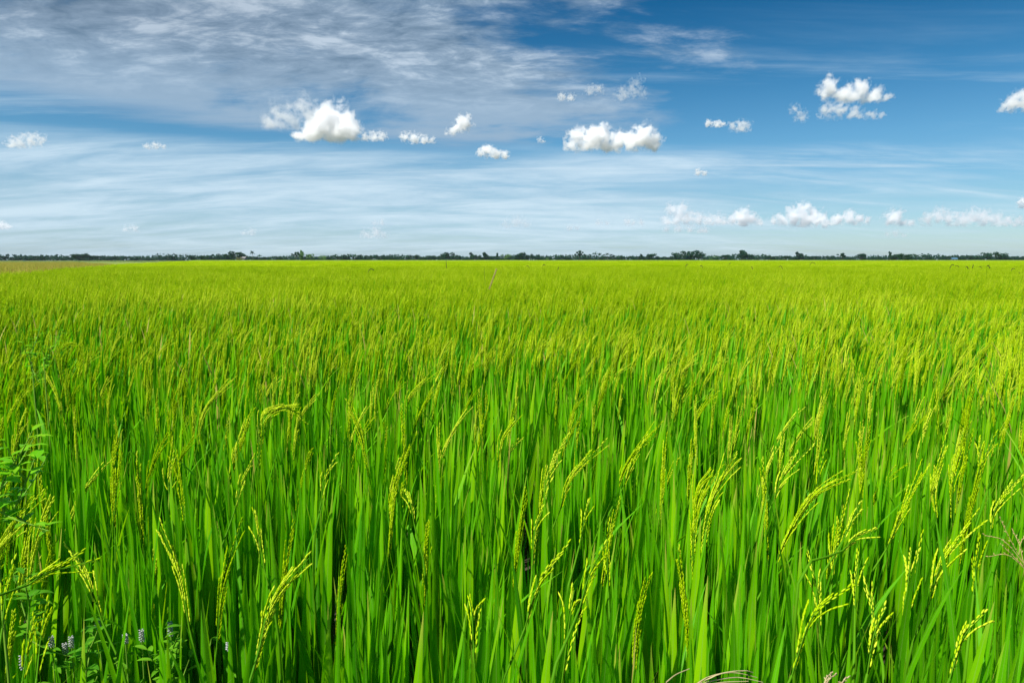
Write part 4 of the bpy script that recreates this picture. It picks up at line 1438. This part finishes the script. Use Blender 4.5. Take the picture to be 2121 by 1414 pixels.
# upper sheet: thick on the left, thinning out to the right
lft = t.sstep(az, 0.60, -0.20)
bot = t.math("ADD", 0.186, t.math("MULTIPLY", t.sstep(az, -0.75, 0.1), -0.034))
up = t.math("SUBTRACT", Z, bot)
upm = t.sstep(t.math("ADD", up, t.math("MULTIPLY", t.math("SUBTRACT", n3, 0.5), 0.09)), -0.010, 0.020)
cov = t.math("ADD", t.math("ADD", t.math("MULTIPLY", n1, 0.75), t.math("MULTIPLY", n2, 0.15)), t.math("MULTIPLY", n4, 0.20))
thr = t.math("ADD", t.math("MULTIPLY", lft, 0.345), -0.745)
a1 = t.sstep(t.math("ADD", cov, thr), -0.04, 0.15)
a1 = t.math("MULTIPLY", a1, upm)
# low veil: streaks between about 2 and 9 degrees, thin on the right
lm = t.math("MULTIPLY", t.sstep(t.math("ADD", Z, t.math("MULTIPLY", t.math("SUBTRACT", n3, 0.5), 0.07)), 0.160, 0.132), t.sstep(Z, -0.01, 0.05, 0.75, 1.0))
lright = t.sstep(az, 0.62, 0.05)
a2 = t.sstep(t.math("ADD", t.math("MULTIPLY", n3, 0.22), t.math("ADD", t.math("ADD", t.math("MULTIPLY", n2, 0.10), t.math("MULTIPLY", n5, 0.68)), t.math("MULTIPLY", lright, 0.20))), 0.40, 0.80)
a2 = t.math("MULTIPLY", t.math("MULTIPLY", a2, lm), 0.85)
# scattered streaks in the blue
a3 = t.math("MULTIPLY", t.sstep(nz(0.16, 0.75, 1.4, 8, 0.6, 47.0, 0.4), 0.56, 0.74), t.sstep(Z, 0.33, 0.1, 0.15, 0.75))
cl1 = t.ramp(t.math("ADD", t.math("ADD", t.math("MULTIPLY", n4, 0.45), t.math("MULTIPLY", n6, 0.33)), t.math("MULTIPLY", n1, 0.2)), [(0.40, (0.085, 0.145, 0.220)), (0.50, (0.18, 0.255, 0.345)), (0.58, (0.37, 0.445, 0.53))])
# the sheet is thickest, so greyest, over the upper left
cl1 = t.mix(t.math("MULTIPLY", t.math("MULTIPLY", t.sstep(az, 0.1, -0.7), t.sstep(Z, 0.2, 0.33)), 0.36), cl1, rgb(0.072, 0.102, 0.150))
cl1 = t.mix(t.sstep(Z, 0.29, 0.18), cl1, rgb(0.205, 0.300, 0.405))
cl2 = t.ramp(t.math("ADD", t.math("MULTIPLY", n4, 0.35), t.math("MULTIPLY", n5, 0.65)), [(0.38, (0.33, 0.46, 0.57)), (0.62, (0.47, 0.585, 0.67))])
b1 = t.n("ShaderNodeBackground", ins={"Color": cl1, "Strength": 0.92})
b2 = t.n("ShaderNodeBackground", ins={"Color": cl2, "Strength": 0.85})
s = t.n("ShaderNodeMixShader", ins={0: a3, 1: bg1.outputs[0], 2: b2.outputs[0]})
s = t.n("ShaderNodeMixShader", ins={0: a2, 1: s.outputs[0], 2: b2.outputs[0]})
s = t.n("ShaderNodeMixShader", ins={0: a1, 1: s.outputs[0], 2: b1.outputs[0]})
t.n("ShaderNodeOutputWorld", ins={"Surface": s.outputs[0]})
print("mass instances", len(mass_pts), "objects", len(scene.objects))
